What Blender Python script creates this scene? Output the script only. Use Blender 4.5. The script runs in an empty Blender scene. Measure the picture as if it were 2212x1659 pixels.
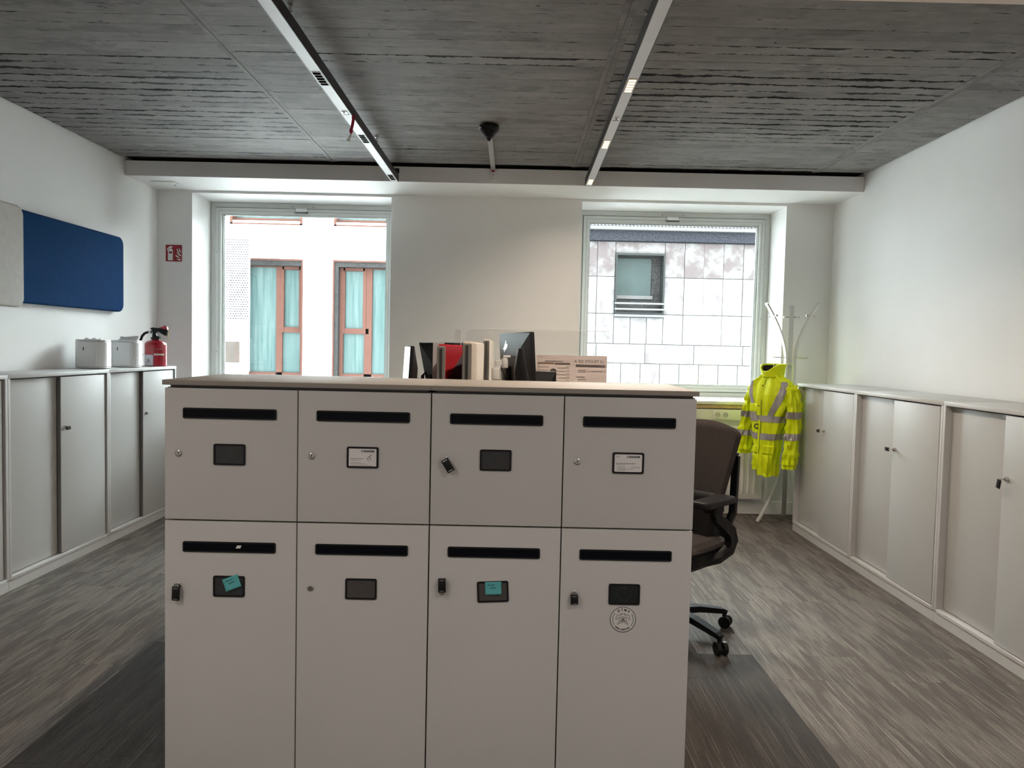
import bpy, bmesh, math, random
from mathutils import Vector, Matrix, noise as mnoise
random.seed(7)
R = math.radians
PI = math.pi
sc = bpy.context.scene
C = sc.collection

# ------------------------------------------------------------------ camera, sky, lights, exposure
def make_camera():
    f, yaw, pitch, roll = 1598.2, 0.0007, -0.0481, 0.0225
    fw = Vector((math.sin(yaw)*math.cos(pitch), math.cos(yaw)*math.cos(pitch), math.sin(pitch)))
    rt = Vector((math.cos(yaw), -math.sin(yaw), 0))
    up = rt.cross(fw)
    c, s = math.cos(roll), math.sin(roll)
    rt2, up2 = c*rt + s*up, -s*rt + c*up
    m = Matrix((rt2, up2, -fw)).transposed().to_4x4()
    m.translation = (0, 0, 1.387)
    cd = bpy.data.cameras.new('camera'); cd.sensor_fit = 'HORIZONTAL'; cd.sensor_width = 36
    cd.lens = f/2212*36; cd.clip_start = 0.05; cd.clip_end = 300
    o = bpy.data.objects.new('camera', cd); o.matrix_world = m; C.objects.link(o); sc.camera = o
make_camera()

SKY = 20.5
w = bpy.data.worlds.new('overcast_sky'); sc.world = w; w.use_nodes = True
bg = w.node_tree.nodes['Background']; bg.inputs[0].default_value = (0.90, 0.96, 1.0, 1); bg.inputs[1].default_value = SKY
sc.view_settings.view_transform = 'Standard'; sc.view_settings.look = 'None'
sc.view_settings.gamma = 1; sc.view_settings.use_curve_mapping = False
sc.view_settings.exposure = 0.85
sc.cycles.use_denoising = True
sc.cycles.max_bounces = 6; sc.cycles.diffuse_bounces = 4; sc.cycles.glossy_bounces = 2; sc.cycles.transparent_max_bounces = 8
sc.cycles.use_light_tree = False; sc.cycles.use_adaptive_sampling = True; sc.cycles.adaptive_threshold = 0.02; sc.cycles.adaptive_min_samples = 32
sc.cycles.caustics_reflective = False; sc.cycles.caustics_refractive = False
sc.cycles.sample_clamp_indirect = 20.0
LAMP = 9.5          # watts of one lit module of a strip light
REAR = 7.4         # watts of one module of the unseen fill strip lights added behind the viewer
WARM = (1.0, 0.83, 0.66)
NEUT = (1.0, 0.92, 0.84)

# ------------------------------------------------------------------ materials
def nodes_of(name):
    m = bpy.data.materials.new(name); m.use_nodes = True
    nt = m.node_tree
    return m, nt, nt.nodes['Principled BSDF']
def col(c): return (c[0], c[1], c[2], 1)
MATS = {}
def mat(name, c, rough=0.5, metal=0.0, spec=0.5, var=0.06, vscale=6.0, bump=0.0, bscale=200.0, coat=0.0, emit=None, estr=0, alpha=None, trans=0.0, sheen=0.0):
    if name in MATS: return MATS[name]
    m, nt, b = nodes_of(name)
    L = nt.links.new
    tc = nt.nodes.new('ShaderNodeTexCoord')
    n = nt.nodes.new('ShaderNodeTexNoise'); n.inputs['Scale'].default_value = vscale; n.inputs['Detail'].default_value = 2
    L(tc.outputs['Object'], n.inputs['Vector'])
    rp = nt.nodes.new('ShaderNodeValToRGB'); L(n.outputs[0], rp.inputs[0])
    e = rp.color_ramp.elements
    e[0].position = .3; e[1].position = .7
    e[0].color = col([max(0, x*(1-var)) for x in c]); e[1].color = col([min(1, x*(1+var)) for x in c])
    L(rp.outputs[0], b.inputs['Base Color'])
    b.inputs['Roughness'].default_value = rough; b.inputs['Metallic'].default_value = metal
    b.inputs['Specular IOR Level'].default_value = spec; b.inputs['Coat Weight'].default_value = coat
    if sheen: b.inputs['Sheen Weight'].default_value = sheen
    if bump:
        n2 = nt.nodes.new('ShaderNodeTexNoise'); n2.inputs['Scale'].default_value = bscale; n2.inputs['Detail'].default_value = 3
        L(tc.outputs['Object'], n2.inputs['Vector'])
        bp = nt.nodes.new('ShaderNodeBump'); bp.inputs['Strength'].default_value = bump; bp.inputs['Distance'].default_value = 0.002
        L(n2.outputs[0], bp.inputs['Height']); L(bp.outputs[0], b.inputs['Normal'])
    if emit: b.inputs['Emission Color'].default_value = col(emit); b.inputs['Emission Strength'].default_value = estr
    MATS[name] = m
    return m
def glass(name, tint=(1, 1, 1), refl=0.5, ior=1.45, rough=0.0, dirt=0.0):
    m = bpy.data.materials.new(name); m.use_nodes = True; nt = m.node_tree; nt.nodes.clear(); L = nt.links.new
    out = nt.nodes.new('ShaderNodeOutputMaterial'); mx = nt.nodes.new('ShaderNodeMixShader')
    tr = nt.nodes.new('ShaderNodeBsdfTransparent'); tr.inputs[0].default_value = col(tint)
    gl = nt.nodes.new('ShaderNodeBsdfGlossy'); gl.inputs['Roughness'].default_value = rough
    fr = nt.nodes.new('ShaderNodeFresnel'); fr.inputs[0].default_value = ior
    mu = nt.nodes.new('ShaderNodeMath'); mu.operation = 'MULTIPLY'; mu.inputs[1].default_value = refl
    L(fr.outputs[0], mu.inputs[0]); L(mu.outputs[0], mx.inputs[0])
    src = tr.outputs[0]
    if dirt:
        df = nt.nodes.new('ShaderNodeBsdfDiffuse'); df.inputs[0].default_value = (.8, .8, .8, 1)
        m2 = nt.nodes.new('ShaderNodeMixShader'); m2.inputs[0].default_value = dirt
        L(tr.outputs[0], m2.inputs[1]); L(df.outputs[0], m2.inputs[2]); src = m2.outputs[0]
    L(src, mx.inputs[1]); L(gl.outputs[0], mx.inputs[2]); L(mx.outputs[0], out.inputs[0])
    MATS[name] = m
    return m

def concrete(name='board_marked_concrete', ragged=1):
    m, nt, b = nodes_of(name); L = nt.links.new; N = nt.nodes.new
    tc = N('ShaderNodeTexCoord'); oi = N('ShaderNodeObjectInfo')
    off = N('ShaderNodeVectorMath'); off.operation = 'SCALE'; off.inputs[3].default_value = 37.0
    cmb = N('ShaderNodeCombineXYZ'); L(oi.outputs['Random'], cmb.inputs[0]); L(oi.outputs['Random'], cmb.inputs[1])
    L(cmb.outputs[0], off.inputs[0])
    add = N('ShaderNodeVectorMath'); add.operation = 'ADD'; L(tc.outputs['Object'], add.inputs[0]); L(off.outputs[0], add.inputs[1])
    sep = N('ShaderNodeSeparateXYZ'); L(tc.outputs['Object'], sep.inputs[0])
    def noise(vec, scale, detail=4, sx=1, sy=1, rough=.6):
        mp = N('ShaderNodeMapping'); mp.inputs['Scale'].default_value = (sx, sy, 1); L(vec, mp.inputs['Vector'])
        n = N('ShaderNodeTexNoise'); n.inputs['Scale'].default_value = scale; n.inputs['Detail'].default_value = detail
        n.inputs['Roughness'].default_value = rough
        L(mp.outputs[0], n.inputs['Vector']); return n.outputs[0]
    def ramp(src, p0, p1, c0, c1):
        r = N('ShaderNodeValToRGB'); L(src, r.inputs[0]); e = r.color_ramp.elements
        e[0].position = p0; e[1].position = p1; e[0].color = col(c0); e[1].color = col(c1); return r.outputs[0]
    base = ramp(noise(add.outputs[0], 3.0, 4, 1, 2), .3, .75, (.180, .170, .165), (.256, .243, .236))
    grain = ramp(noise(add.outputs[0], 24, 2, .5, 1.3), .35, .7, (.90, .90, .90), (1.05, 1.05, 1.05))
    mul = N('ShaderNodeMix'); mul.data_type = 'RGBA'; mul.blend_type = 'MULTIPLY'; mul.inputs[0].default_value = 1
    L(base, mul.inputs[6]); L(grain, mul.inputs[7])
    # knots and blotches left by the boards
    blot = ramp(noise(add.outputs[0], 3.2, 5, .6, 1.1, .72), .54, .60, (0, 0, 0), (.5, .5, .5))
    mx = N('ShaderNodeMix'); mx.data_type = 'RGBA'; L(blot, mx.inputs[0]); L(mul.outputs[2], mx.inputs[6]); mx.inputs[7].default_value = (.105, .10, .098, 1)
    # small pits
    pit = ramp(noise(add.outputs[0], 24, 2, .55, 1.3), .715, .73, (0, 0, 0), (1, 1, 1))
    mp2 = N('ShaderNodeMix'); mp2.data_type = 'RGBA'; L(pit, mp2.inputs[0]); L(mx.outputs[2], mp2.inputs[6]); mp2.inputs[7].default_value = (.035, .034, .034, 1)
    # ragged broken edges along the joints: distance to the board's edge against a stretched noise
    ab = N('ShaderNodeMath'); ab.operation = 'ABSOLUTE'; L(sep.outputs[1], ab.inputs[0])
    edge = N('ShaderNodeMath'); edge.operation = 'SUBTRACT'; edge.inputs[0].default_value = .0475; L(ab.outputs[0], edge.inputs[1])
    wv = noise(add.outputs[0], 5, 5, 1.0, .25, .72)
    mr = N('ShaderNodeMapRange'); L(wv, mr.inputs[0]); mr.inputs[1].default_value = .43; mr.inputs[2].default_value = .68
    mr.inputs[3].default_value = (-90, -.007, -.002)[ragged]; mr.inputs[4].default_value = (-80, .007, .030)[ragged]
    lt = N('ShaderNodeMath'); lt.operation = 'LESS_THAN'; L(edge.outputs[0], lt.inputs[0]); L(mr.outputs[0], lt.inputs[1])
    mp3 = N('ShaderNodeMix'); mp3.data_type = 'RGBA'; L(lt.outputs[0], mp3.inputs[0]); L(mp2.outputs[2], mp3.inputs[6]); mp3.inputs[7].default_value = (.010, .009, .009, 1)
    hv = N('ShaderNodeMapRange'); L(oi.outputs['Random'], hv.inputs[0]); hv.inputs[3].default_value = .93; hv.inputs[4].default_value = 1.07
    mp4 = N('ShaderNodeVectorMath'); mp4.operation = 'SCALE'; L(mp3.outputs[2], mp4.inputs[0]); L(hv.outputs[0], mp4.inputs[3])
    L(mp4.outputs[0], b.inputs['Base Color']); b.inputs['Roughness'].default_value = .7; b.inputs['Specular IOR Level'].default_value = .15
    bp = N('ShaderNodeBump'); bp.inputs['Strength'].default_value = .5; bp.inputs['Distance'].default_value = .004
    L(noise(add.outputs[0], 20, 2, .3, 1.5), bp.inputs['Height']); L(bp.outputs[0], b.inputs['Normal'])
    return m

def carpet(name, c0, c1, c2):
    m, nt, b = nodes_of(name); L = nt.links.new; N = nt.nodes.new
    tc = N('ShaderNodeTexCoord'); oi = N('ShaderNodeObjectInfo')
    cmb = N('ShaderNodeCombineXYZ'); L(oi.outputs['Random'], cmb.inputs[0]); L(oi.outputs['Random'], cmb.inputs[1])
    off = N('ShaderNodeVectorMath'); off.operation = 'SCALE'; off.inputs[3].default_value = 53.0; L(cmb.outputs[0], off.inputs[0])
    add = N('ShaderNodeVectorMath'); add.operation = 'ADD'; L(tc.outputs['Object'], add.inputs[0]); L(off.outputs[0], add.inputs[1])
    def noise(scale, detail, sx, sy, rough=.55):
        mp = N('ShaderNodeMapping'); mp.inputs['Scale'].default_value = (sx, sy, 1); L(add.outputs[0], mp.inputs['Vector'])
        n = N('ShaderNodeTexNoise'); n.inputs['Scale'].default_value = scale; n.inputs['Detail'].default_value = detail; n.inputs['Roughness'].default_value = rough
        L(mp.outputs[0], n.inputs['Vector']); return n.outputs[0]
    def ramp(src, p0, p1, a, d):
        r = N('ShaderNodeValToRGB'); L(src, r.inputs[0]); e = r.color_ramp.elements
        e[0].position = p0; e[1].position = p1; e[0].color = col(a); e[1].color = col(d); return r.outputs[0]
    def mix(f, a, d, mode='MIX'):
        x = N('ShaderNodeMix'); x.data_type = 'RGBA'; x.blend_type = mode
        if isinstance(f, float): x.inputs[0].default_value = f
        else: L(f, x.inputs[0])
        for k, v in ((6, a), (7, d)):
            if isinstance(v, tuple): x.inputs[k].default_value = col(v)
            else: L(v, x.inputs[k])
        return x.outputs[2]
    patch = ramp(noise(3.2, 4, 4.2, .55, .68), .45, .55, (0, 0, 0), (1, 1, 1))
    fine = ramp(noise(70, 3, 3.0, .07), .42, .58, (0, 0, 0), (1, 1, 1))
    line = ramp(noise(40, 2, 4.0, .05), .60, .66, (0, 0, 0), (1, 1, 1))
    c = mix(patch, c0, c1)
    c = mix(fine, c, mix(.7, c, c1))
    c = mix(line, c, c2)
    pile = ramp(noise(420, 1, 1, .7), .3, .75, (.45, .45, .45), (1.36, 1.36, 1.36))
    c = mix(1.0, c, pile, 'MULTIPLY')
    hv = N('ShaderNodeMapRange'); L(oi.outputs['Random'], hv.inputs[0]); hv.inputs[3].default_value = .95; hv.inputs[4].default_value = 1.05
    sc_ = N('ShaderNodeVectorMath'); sc_.operation = 'SCALE'; L(c, sc_.inputs[0]); L(hv.outputs[0], sc_.inputs[3])
    L(sc_.outputs[0], b.inputs['Base Color']); b.inputs['Roughness'].default_value = .85; b.inputs['Specular IOR Level'].default_value = .22
    bp = N('ShaderNodeBump'); bp.inputs['Strength'].default_value = .6; bp.inputs['Distance'].default_value = .003
    L(noise(380, 1, 1, .6), bp.inputs['Height']); L(bp.outputs[0], b.inputs['Normal'])
    return m

def stone(name='pale_stone_cladding', weathered=False):
    m, nt, b = nodes_of(name); L = nt.links.new; N = nt.nodes.new
    tc = N('ShaderNodeTexCoord'); oi = N('ShaderNodeObjectInfo')
    cmb = N('ShaderNodeCombineXYZ'); L(oi.outputs['Random'], cmb.inputs[0]); L(oi.outputs['Random'], cmb.inputs[2])
    off = N('ShaderNodeVectorMath'); off.operation = 'SCALE'; off.inputs[3].default_value = 41.0; L(cmb.outputs[0], off.inputs[0])
    add = N('ShaderNodeVectorMath'); add.operation = 'ADD'; L(tc.outputs['Object'], add.inputs[0]); L(off.outputs[0], add.inputs[1])
    n = N('ShaderNodeTexNoise'); n.inputs['Scale'].default_value = 3.5; n.inputs['Detail'].default_value = 8; n.inputs['Roughness'].default_value = .7
    L(add.outputs[0], n.inputs['Vector'])
    r = N('ShaderNodeValToRGB'); L(n.outputs[0], r.inputs[0]); e = r.color_ramp.elements
    e[0].position = .42; e[1].position = .62; e[0].color = (.056, .0555, .0555, 1); e[1].color = (.034, .030, .0305, 1)
    if weathered: e[0].position = .36; e[1].position = .56; e[0].color = (.050, .049, .049, 1); e[1].color = (.027, .0225, .0225, 1)
    L(r.outputs[0], b.inputs['Base Color']); b.inputs['Roughness'].default_value = .9; b.inputs['Specular IOR Level'].default_value = .05
    return m

def hivis():
    m, nt, b = nodes_of('hi_vis_fabric'); L = nt.links.new; N = nt.nodes.new
    tc = N('ShaderNodeTexCoord')
    n = N('ShaderNodeTexNoise'); n.inputs['Scale'].default_value = 14; n.inputs['Detail'].default_value = 4; L(tc.outputs['Object'], n.inputs['Vector'])
    r = N('ShaderNodeValToRGB'); L(n.outputs[0], r.inputs[0]); e = r.color_ramp.elements
    e[0].color = (.66, .80, .004, 1); e[1].color = (.86, .97, .01, 1)
    L(r.outputs[0], b.inputs['Base Color']); b.inputs['Roughness'].default_value = .5; b.inputs['Specular IOR Level'].default_value = .3
    bp = N('ShaderNodeBump'); bp.inputs['Strength'].default_value = .35; bp.inputs['Distance'].default_value = .01
    n2 = N('ShaderNodeTexNoise'); n2.inputs['Scale'].default_value = 22; n2.inputs['Detail'].default_value = 2; L(tc.outputs['Object'], n2.inputs['Vector'])
    L(n2.outputs[0], bp.inputs['Height']); L(bp.outputs[0], b.inputs['Normal'])
    return m

WALL = mat('white_wall_paint', (.87, .865, .855), .7, var=.015, vscale=2)
BEAM = mat('white_plaster', (.85, .845, .835), .7, var=.015, vscale=2)
CONC = concrete()
CONCR = concrete('ragged_board_marked_concrete', 2)
CONCS = concrete('smooth_concrete', 0)
SLAB = mat('dark_concrete_joint', (.05, .05, .05), .8, var=.2, vscale=8)
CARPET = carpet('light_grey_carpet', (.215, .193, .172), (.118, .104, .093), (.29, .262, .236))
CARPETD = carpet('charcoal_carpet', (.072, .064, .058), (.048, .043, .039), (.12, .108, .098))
LOCK = mat('locker_laminate', (.585, .565, .545), .42, var=.015, vscale=3)
LOCKB = mat('locker_carcass', (.56, .54, .52), .5, var=.02)
TOPM = mat('locker_top_laminate', (.33, .295, .26), .6, spec=.2, var=.02)
CAB = mat('cabinet_light_grey_steel', (.50, .497, .49), .38, var=.015, vscale=3)
CABF = mat('cabinet_frame_grey', (.54, .537, .53), .4, var=.015)
CABD = mat('cabinet_shadow_gap', (.10, .10, .105), .6)
BLK = mat('black_plastic', (.008, .008, .009), .5, spec=.3, var=.1)
BLKM = mat('matte_black_plastic', (.009, .009, .010), .6, spec=.25, var=.1)
SLOT = mat('slot_inner_black', (.003, .0035, .007), .3, spec=.12)
CARDB = mat('card_holder_dark_insert', (.035, .035, .037), .45)
CARDP = mat('card_holder_grey_insert', (.075, .066, .062), .45)
CHROME = mat('brushed_chrome', (.62, .61, .6), .25, metal=1.0, var=.03)
PAPER = mat('white_card', (.80, .77, .76), .6, var=.02)
INK = mat('black_ink', (.02, .02, .022), .6)
INKG = mat('grey_ink', (.28, .265, .26), .6)
TEAL = mat('teal_paper', (.10, .42, .43), .7, var=.03)
TEALINK = mat('dark_teal_ink', (.02, .10, .13), .6)
BLUE = mat('blue_felt', (.004, .038, .125), .85, var=.06, vscale=30, spec=.05, bump=.3, bscale=700)
CREAM = mat('cream_felt', (.62, .59, .56), .9, var=.04, vscale=30, bump=.3, bscale=600)
REDF = mat('red_felt', (.30, .010, .018), .95, spec=.05, var=.08, vscale=60, bump=.4, bscale=800)
PURP = mat('dark_plum_shadow', (.03, .012, .022), .9, var=.1, vscale=40)
BEIGE = mat('beige_felt', (.52, .46, .40), .9, var=.07, vscale=45, spec=.1, bump=.4, bscale=700)
ZIP = mat('zip_tape_grey', (.23, .21, .19), .8)
ZIPT = mat('zip_teeth_dark', (.025, .024, .022), .4, metal=.5)
WHITEG = mat('glossy_white_plastic', (.80, .81, .82), .18, var=.01, coat=.4)
WHITEP = mat('satin_white_plastic', (.74, .73, .70), .4, var=.02)
TISSUE = mat('white_tissue', (.85, .85, .86), .9)
RED = mat('gloss_red_paint', (.42, .004, .022), .22, coat=.5, var=.03)
SIGNR = mat('sign_red', (.30, .008, .018), .45, var=.02)
SIGNW = mat('sign_white', (.74, .76, .72), .5, var=.02)
BRASS = mat('brass', (.6, .45, .15), .3, metal=1)
WINP = mat('window_frame_white', (.66, .68, .66), .45, var=.02)
GASK = mat('window_gasket', (.035, .04, .04), .6)
WOOD = mat('raw_wood_edge', (.48, .33, .17), .6, var=.2, vscale=18)
RADI = mat('radiator_enamel', (.74, .73, .68), .35, var=.01)
DUCT = mat('cream_trunking', (.70, .70, .58), .45, var=.01)
STANDM = mat('pale_grey_metal', (.62, .62, .60), .35, metal=.15, var=.02)
FABC = mat('taupe_chair_fabric', (.046, .039, .038), .95, spec=.08, var=.08, vscale=60, bump=.3, bscale=900)
HIVIS = hivis()
REFL = mat('reflective_tape', (.40, .38, .38), .4, metal=.25, var=.10, vscale=30)
LINING = mat('dark_lining', (.02, .012, .008), .9)
ALU = mat('anodised_aluminium', (.62, .62, .63), .55, metal=.1, var=.05, vscale=8)
ALUD = mat('dark_luminaire_side', (.035, .033, .035), .5, metal=.3)
LITC = mat('lit_lamp_cell', (.8, .7, .55), .4, emit=(1, .80, .58), estr=0.75)
DARKC = mat('unlit_lamp_cell', (.004, .004, .004), .8, spec=.0)
MON = mat('monitor_black', (.012, .012, .013), .55, spec=.25, var=.1)
SCREEN = mat('monitor_screen_lit', (.6, .65, .7), .3, emit=(.82, .90, .95), estr=.85)
DESK = mat('desk_top_white', (.72, .70, .66), .4)
DESKL = mat('desk_leg_white', (.65, .65, .64), .4)
def paper_glow(name, c):
    m, nt, b = nodes_of(name); L = nt.links.new
    tl_ = nt.nodes.new('ShaderNodeBsdfTranslucent'); n = nt.nodes.new('ShaderNodeTexNoise'); n.inputs['Scale'].default_value = 12
    rp = nt.nodes.new('ShaderNodeValToRGB'); L(n.outputs[0], rp.inputs[0]); rp.color_ramp.elements[0].color = col([x*.97 for x in c]); rp.color_ramp.elements[1].color = col(c)
    L(rp.outputs[0], tl_.inputs[0]); L(rp.outputs[0], b.inputs['Base Color']); b.inputs['Roughness'].default_value = .9
    mx = nt.nodes.new('ShaderNodeMixShader'); mx.inputs[0].default_value = .5
    L(b.outputs[0], mx.inputs[1]); L(tl_.outputs[0], mx.inputs[2]); L(mx.outputs[0], nt.nodes['Material Output'].inputs[0]); return m
POSTER = paper_glow('translucent_poster', (.92, .80, .74))
POSTL = paper_glow('poster_ink_pale', (.62, .52, .48))
POSTB = paper_glow('poster_ink_bluegrey', (.52, .46, .45))
POSTO = paper_glow('poster_ink_orange', (.72, .56, .40))
POSTD = paper_glow('poster_ink_dark', (.34, .28, .26))
CONDU = mat('grey_conduit', (.36, .355, .35), .5)
REDB = mat('red_ribbon', (.38, .02, .06), .7)
FACW = mat('white_render_facade', (.57, .57, .57), .8, spec=.1, var=.02)
FACS = stone()
FACS2 = stone('weathered_stone_cladding', True)
FJOINT = mat('stone_joint', (.030, .0295, .0295), .9, spec=.0)
BROWN = mat('terracotta_window_frame', (.027, .0115, .0085), .6, spec=.05, var=.06)
BROWND = mat('dark_speckled_reveal', (.010, .0096, .0096), .8, spec=.05, var=.5, vscale=40)
def curtain_glass():
    m, nt, b = nodes_of('teal_curtain_glass'); L = nt.links.new; N = nt.nodes.new
    tc = N('ShaderNodeTexCoord'); mp = N('ShaderNodeMapping'); mp.inputs['Scale'].default_value = (6, 1, .35); L(tc.outputs['Object'], mp.inputs['Vector'])
    n = N('ShaderNodeTexNoise'); n.inputs['Scale'].default_value = 3; n.inputs['Detail'].default_value = 4; L(mp.outputs[0], n.inputs['Vector'])
    r = N('ShaderNodeValToRGB'); L(n.outputs[0], r.inputs[0]); e = r.color_ramp.elements
    e[0].position = .3; e[1].position = .72; e[0].color = (.0085, .0205, .020, 1); e[1].color = (.0235, .036, .035, 1)
    L(r.outputs[0], b.inputs['Base Color']); b.inputs['Roughness'].default_value = .4; b.inputs['Specular IOR Level'].default_value = .1
    return m
FGLASS = curtain_glass()
PERF = mat('perforation_dark', (.006, .006, .007), .8, spec=0)
FGLASD = mat('grey_teal_glass', (.0052, .0095, .009), .4, spec=.1, var=.15, vscale=5)
FGREY = mat('facade_window_grey', (.007, .0075, .0075), .6, spec=.05)
EAVE = mat('dark_slate_eave', (.0085, .0088, .0105), .8, spec=.0, var=.4, vscale=40)
ROOFM = mat('corrugated_roof', (.034, .033, .033), .7, spec=.05)
STREET = mat('street_asphalt', (.20, .20, .20), .9)
WGLASS = glass('window_glass', (.97, 1.0, .985), .8, 1.5)
ACRYL = glass('clear_acrylic', (.955, .955, .95), 1.0, 1.49, .02)
ACRE = mat('acrylic_edge', (.75, .80, .78), .15, var=.02)

# ------------------------------------------------------------------ mesh helpers
class MB:
    def __init__(s): s.v = []; s.f = []; s.smooth = set()
    def add(s, vs, fs, sm=False):
        k = len(s.v); s.v += [Vector(v) for v in vs]
        for f in fs:
            if sm: s.smooth.add(len(s.f))
            s.f.append([i+k for i in f])
        return s
    def box(s, x0, x1, y0, y1, z0, z1):
        vs = [(x0,y0,z0),(x1,y0,z0),(x1,y1,z0),(x0,y1,z0),(x0,y0,z1),(x1,y0,z1),(x1,y1,z1),(x0,y1,z1)]
        return s.add(vs, [(0,3,2,1),(4,5,6,7),(0,1,5,4),(1,2,6,5),(2,3,7,6),(3,0,4,7)])
    def rbox(s, x0, x1, y0, y1, z0, z1, r=0.005, seg=3):
        bm = bmesh.new(); bmesh.ops.create_cube(bm, size=1)
        for v in bm.verts: v.co = Vector(((x0+x1)/2+v.co.x*(x1-x0), (y0+y1)/2+v.co.y*(y1-y0), (z0+z1)/2+v.co.z*(z1-z0)))
        bmesh.ops.bevel(bm, geom=bm.edges[:], offset=r, segments=seg, profile=.5, affect='EDGES')
        s.frombm(bm, True); return s
    def frombm(s, bm, sm=False):
        bm.verts.index_update()
        s.add([v.co.copy() for v in bm.verts], [[v.index for v in f.verts] for f in bm.faces], sm); bm.free()
    def prism(s, pts, axis, a, b, r=0.0, seg=2):
        # polygon pts (2-D) extruded along axis from a to b; axis 'x': pts=(y,z), 'y': (x,z), 'z': (x,y)
        def P(p, t): return {'x': (t, p[0], p[1]), 'y': (p[0], t, p[1]), 'z': (p[0], p[1], t)}[axis]
        n = len(pts)
        if r:
            bm = bmesh.new(); lo = [bm.verts.new(P(p, a)) for p in pts]; hi = [bm.verts.new(P(p, b)) for p in pts]
            f0 = bm.faces.new(lo); f1 = bm.faces.new(hi[::-1])
            for i in range(n): bm.faces.new((lo[i], hi[i], hi[(i+1)%n], lo[(i+1)%n]))
            bmesh.ops.recalc_face_normals(bm, faces=bm.faces[:])
            es = list(f0.edges)+list(f1.edges)
            bmesh.ops.bevel(bm, geom=es, offset=r, segments=seg, profile=.5, affect='EDGES')
            s.frombm(bm, False); return s
        vs = [P(p, a) for p in pts]+[P(p, b) for p in pts]
        fs = [list(range(n)), list(range(2*n-1, n-1, -1))]+[(i, i+n, (i+1)%n+n, (i+1)%n) for i in range(n)]
        return s.add(vs, fs)
    def ring(s, pts, axis, a, b):
        # frame between outer and inner outline: pts=(outer list, inner list), equal length
        o, i_ = pts; n = len(o)
        def P(p, t): return {'x': (t, p[0], p[1]), 'y': (p[0], t, p[1]), 'z': (p[0], p[1], t)}[axis]
        vs = [P(p, a) for p in o]+[P(p, a) for p in i_]+[P(p, b) for p in o]+[P(p, b) for p in i_]
        fs = []
        for k in range(n):
            j = (k+1) % n
            fs += [(k, j, n+j, n+k), (2*n+k, 3*n+k, 3*n+j, 2*n+j), (k, 2*n+k, 2*n+j, j), (n+k, n+j, 3*n+j, 3*n+k)]
        return s.add(vs, fs)
    def lathe(s, prof, c=(0,0,0), n=24, axis='z', sm=True):
        vs = []; fs = []
        for r, z in prof:
            for k in range(n):
                a = 2*PI*k/n; p = (r*math.cos(a), r*math.sin(a), z)
                if axis == 'y': p = (p[0], p[2], p[1])
                if axis == 'x': p = (p[2], p[0], p[1])
                vs.append((p[0]+c[0], p[1]+c[1], p[2]+c[2]))
        m = len(prof)
        for i in range(m-1):
            for k in range(n):
                fs.append((i*n+k, i*n+(k+1)%n, (i+1)*n+(k+1)%n, (i+1)*n+k))
        fs.append(list(range(n))[::-1]); fs.append([(m-1)*n+k for k in range(n)])
        return s.add(vs, fs, sm)
    def cyl(s, p0, p1, r, n=16, r2=None):
        return s.tube([p0, p1], r, n, r2)
    def tube(s, pts, r, n=12, r2=None, sq=None, upv=None, rads=None):
        # sweep a circle (or a rectangle sq=(w,h)) along pts
        pts = [Vector(p) for p in pts]; m = len(pts); vs = []; fs = []
        prev = None
        for i, p in enumerate(pts):
            t = (pts[min(i+1, m-1)]-pts[max(i-1, 0)]).normalized()
            ref = Vector(upv) if upv else (prev if prev else (Vector((0,0,1)) if abs(t.z) < .9 else Vector((1,0,0))))
            x = ref-t*ref.dot(t); x.normalize(); y = t.cross(x); prev = x
            rr = rads[i] if rads else (r if r2 is None else r+(r2-r)*i/(m-1))
            if sq:
                a, b = sq[0]/2, sq[1]/2
                if rads: a *= rads[i]; b *= rads[i]
                for q in ((-a,-b),(a,-b),(a,b),(-a,b)): vs.append(p+x*q[0]+y*q[1])
            else:
                for k in range(n):
                    an = 2*PI*k/n; vs.append(p+x*rr*math.cos(an)+y*rr*math.sin(an))
        q = 4 if sq else n
        for i in range(m-1):
            for k in range(q): fs.append((i*q+k, i*q+(k+1)%q, (i+1)*q+(k+1)%q, (i+1)*q+k))
        fs.append(list(range(q))[::-1]); fs.append([(m-1)*q+k for k in range(q)])
        return s.add(vs, fs, not sq)
    def grid(s, fn, nu, nv, closed_u=False, sm=True):
        vs = [fn(i/(nu if closed_u else nu-1), j/(nv-1)) for j in range(nv) for i in range(nu)]
        fs = []
        for j in range(nv-1):
            for i in range(nu if closed_u else nu-1):
                fs.append((j*nu+i, j*nu+(i+1)%nu, (j+1)*nu+(i+1)%nu, (j+1)*nu+i))
        return s.add(vs, fs, sm)
    def xf(s, fn): s.v = [Vector(fn(v)) for v in s.v]; return s
    def mesh(s, name):
        me = bpy.data.meshes.new(name); me.from_pydata([tuple(v) for v in s.v], [], s.f)
        bm = bmesh.new(); bm.from_mesh(me); bmesh.ops.recalc_face_normals(bm, faces=bm.faces[:]); bm.to_mesh(me); bm.free()
        if s.smooth:
            for i, p in enumerate(me.polygons): p.use_smooth = i in s.smooth
            me.set_sharp_from_angle(angle=R(38))
        me.update(); return me
    def build(s, name, m, parent=None, loc=None, rz=0):
        me = s.mesh(name); me.materials.append(m)
        o = bpy.data.objects.new(name, me); C.objects.link(o)
        if parent: o.parent = parent
        if loc: o.location = loc
        if rz: o.rotation_euler[2] = rz
        return o

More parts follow.
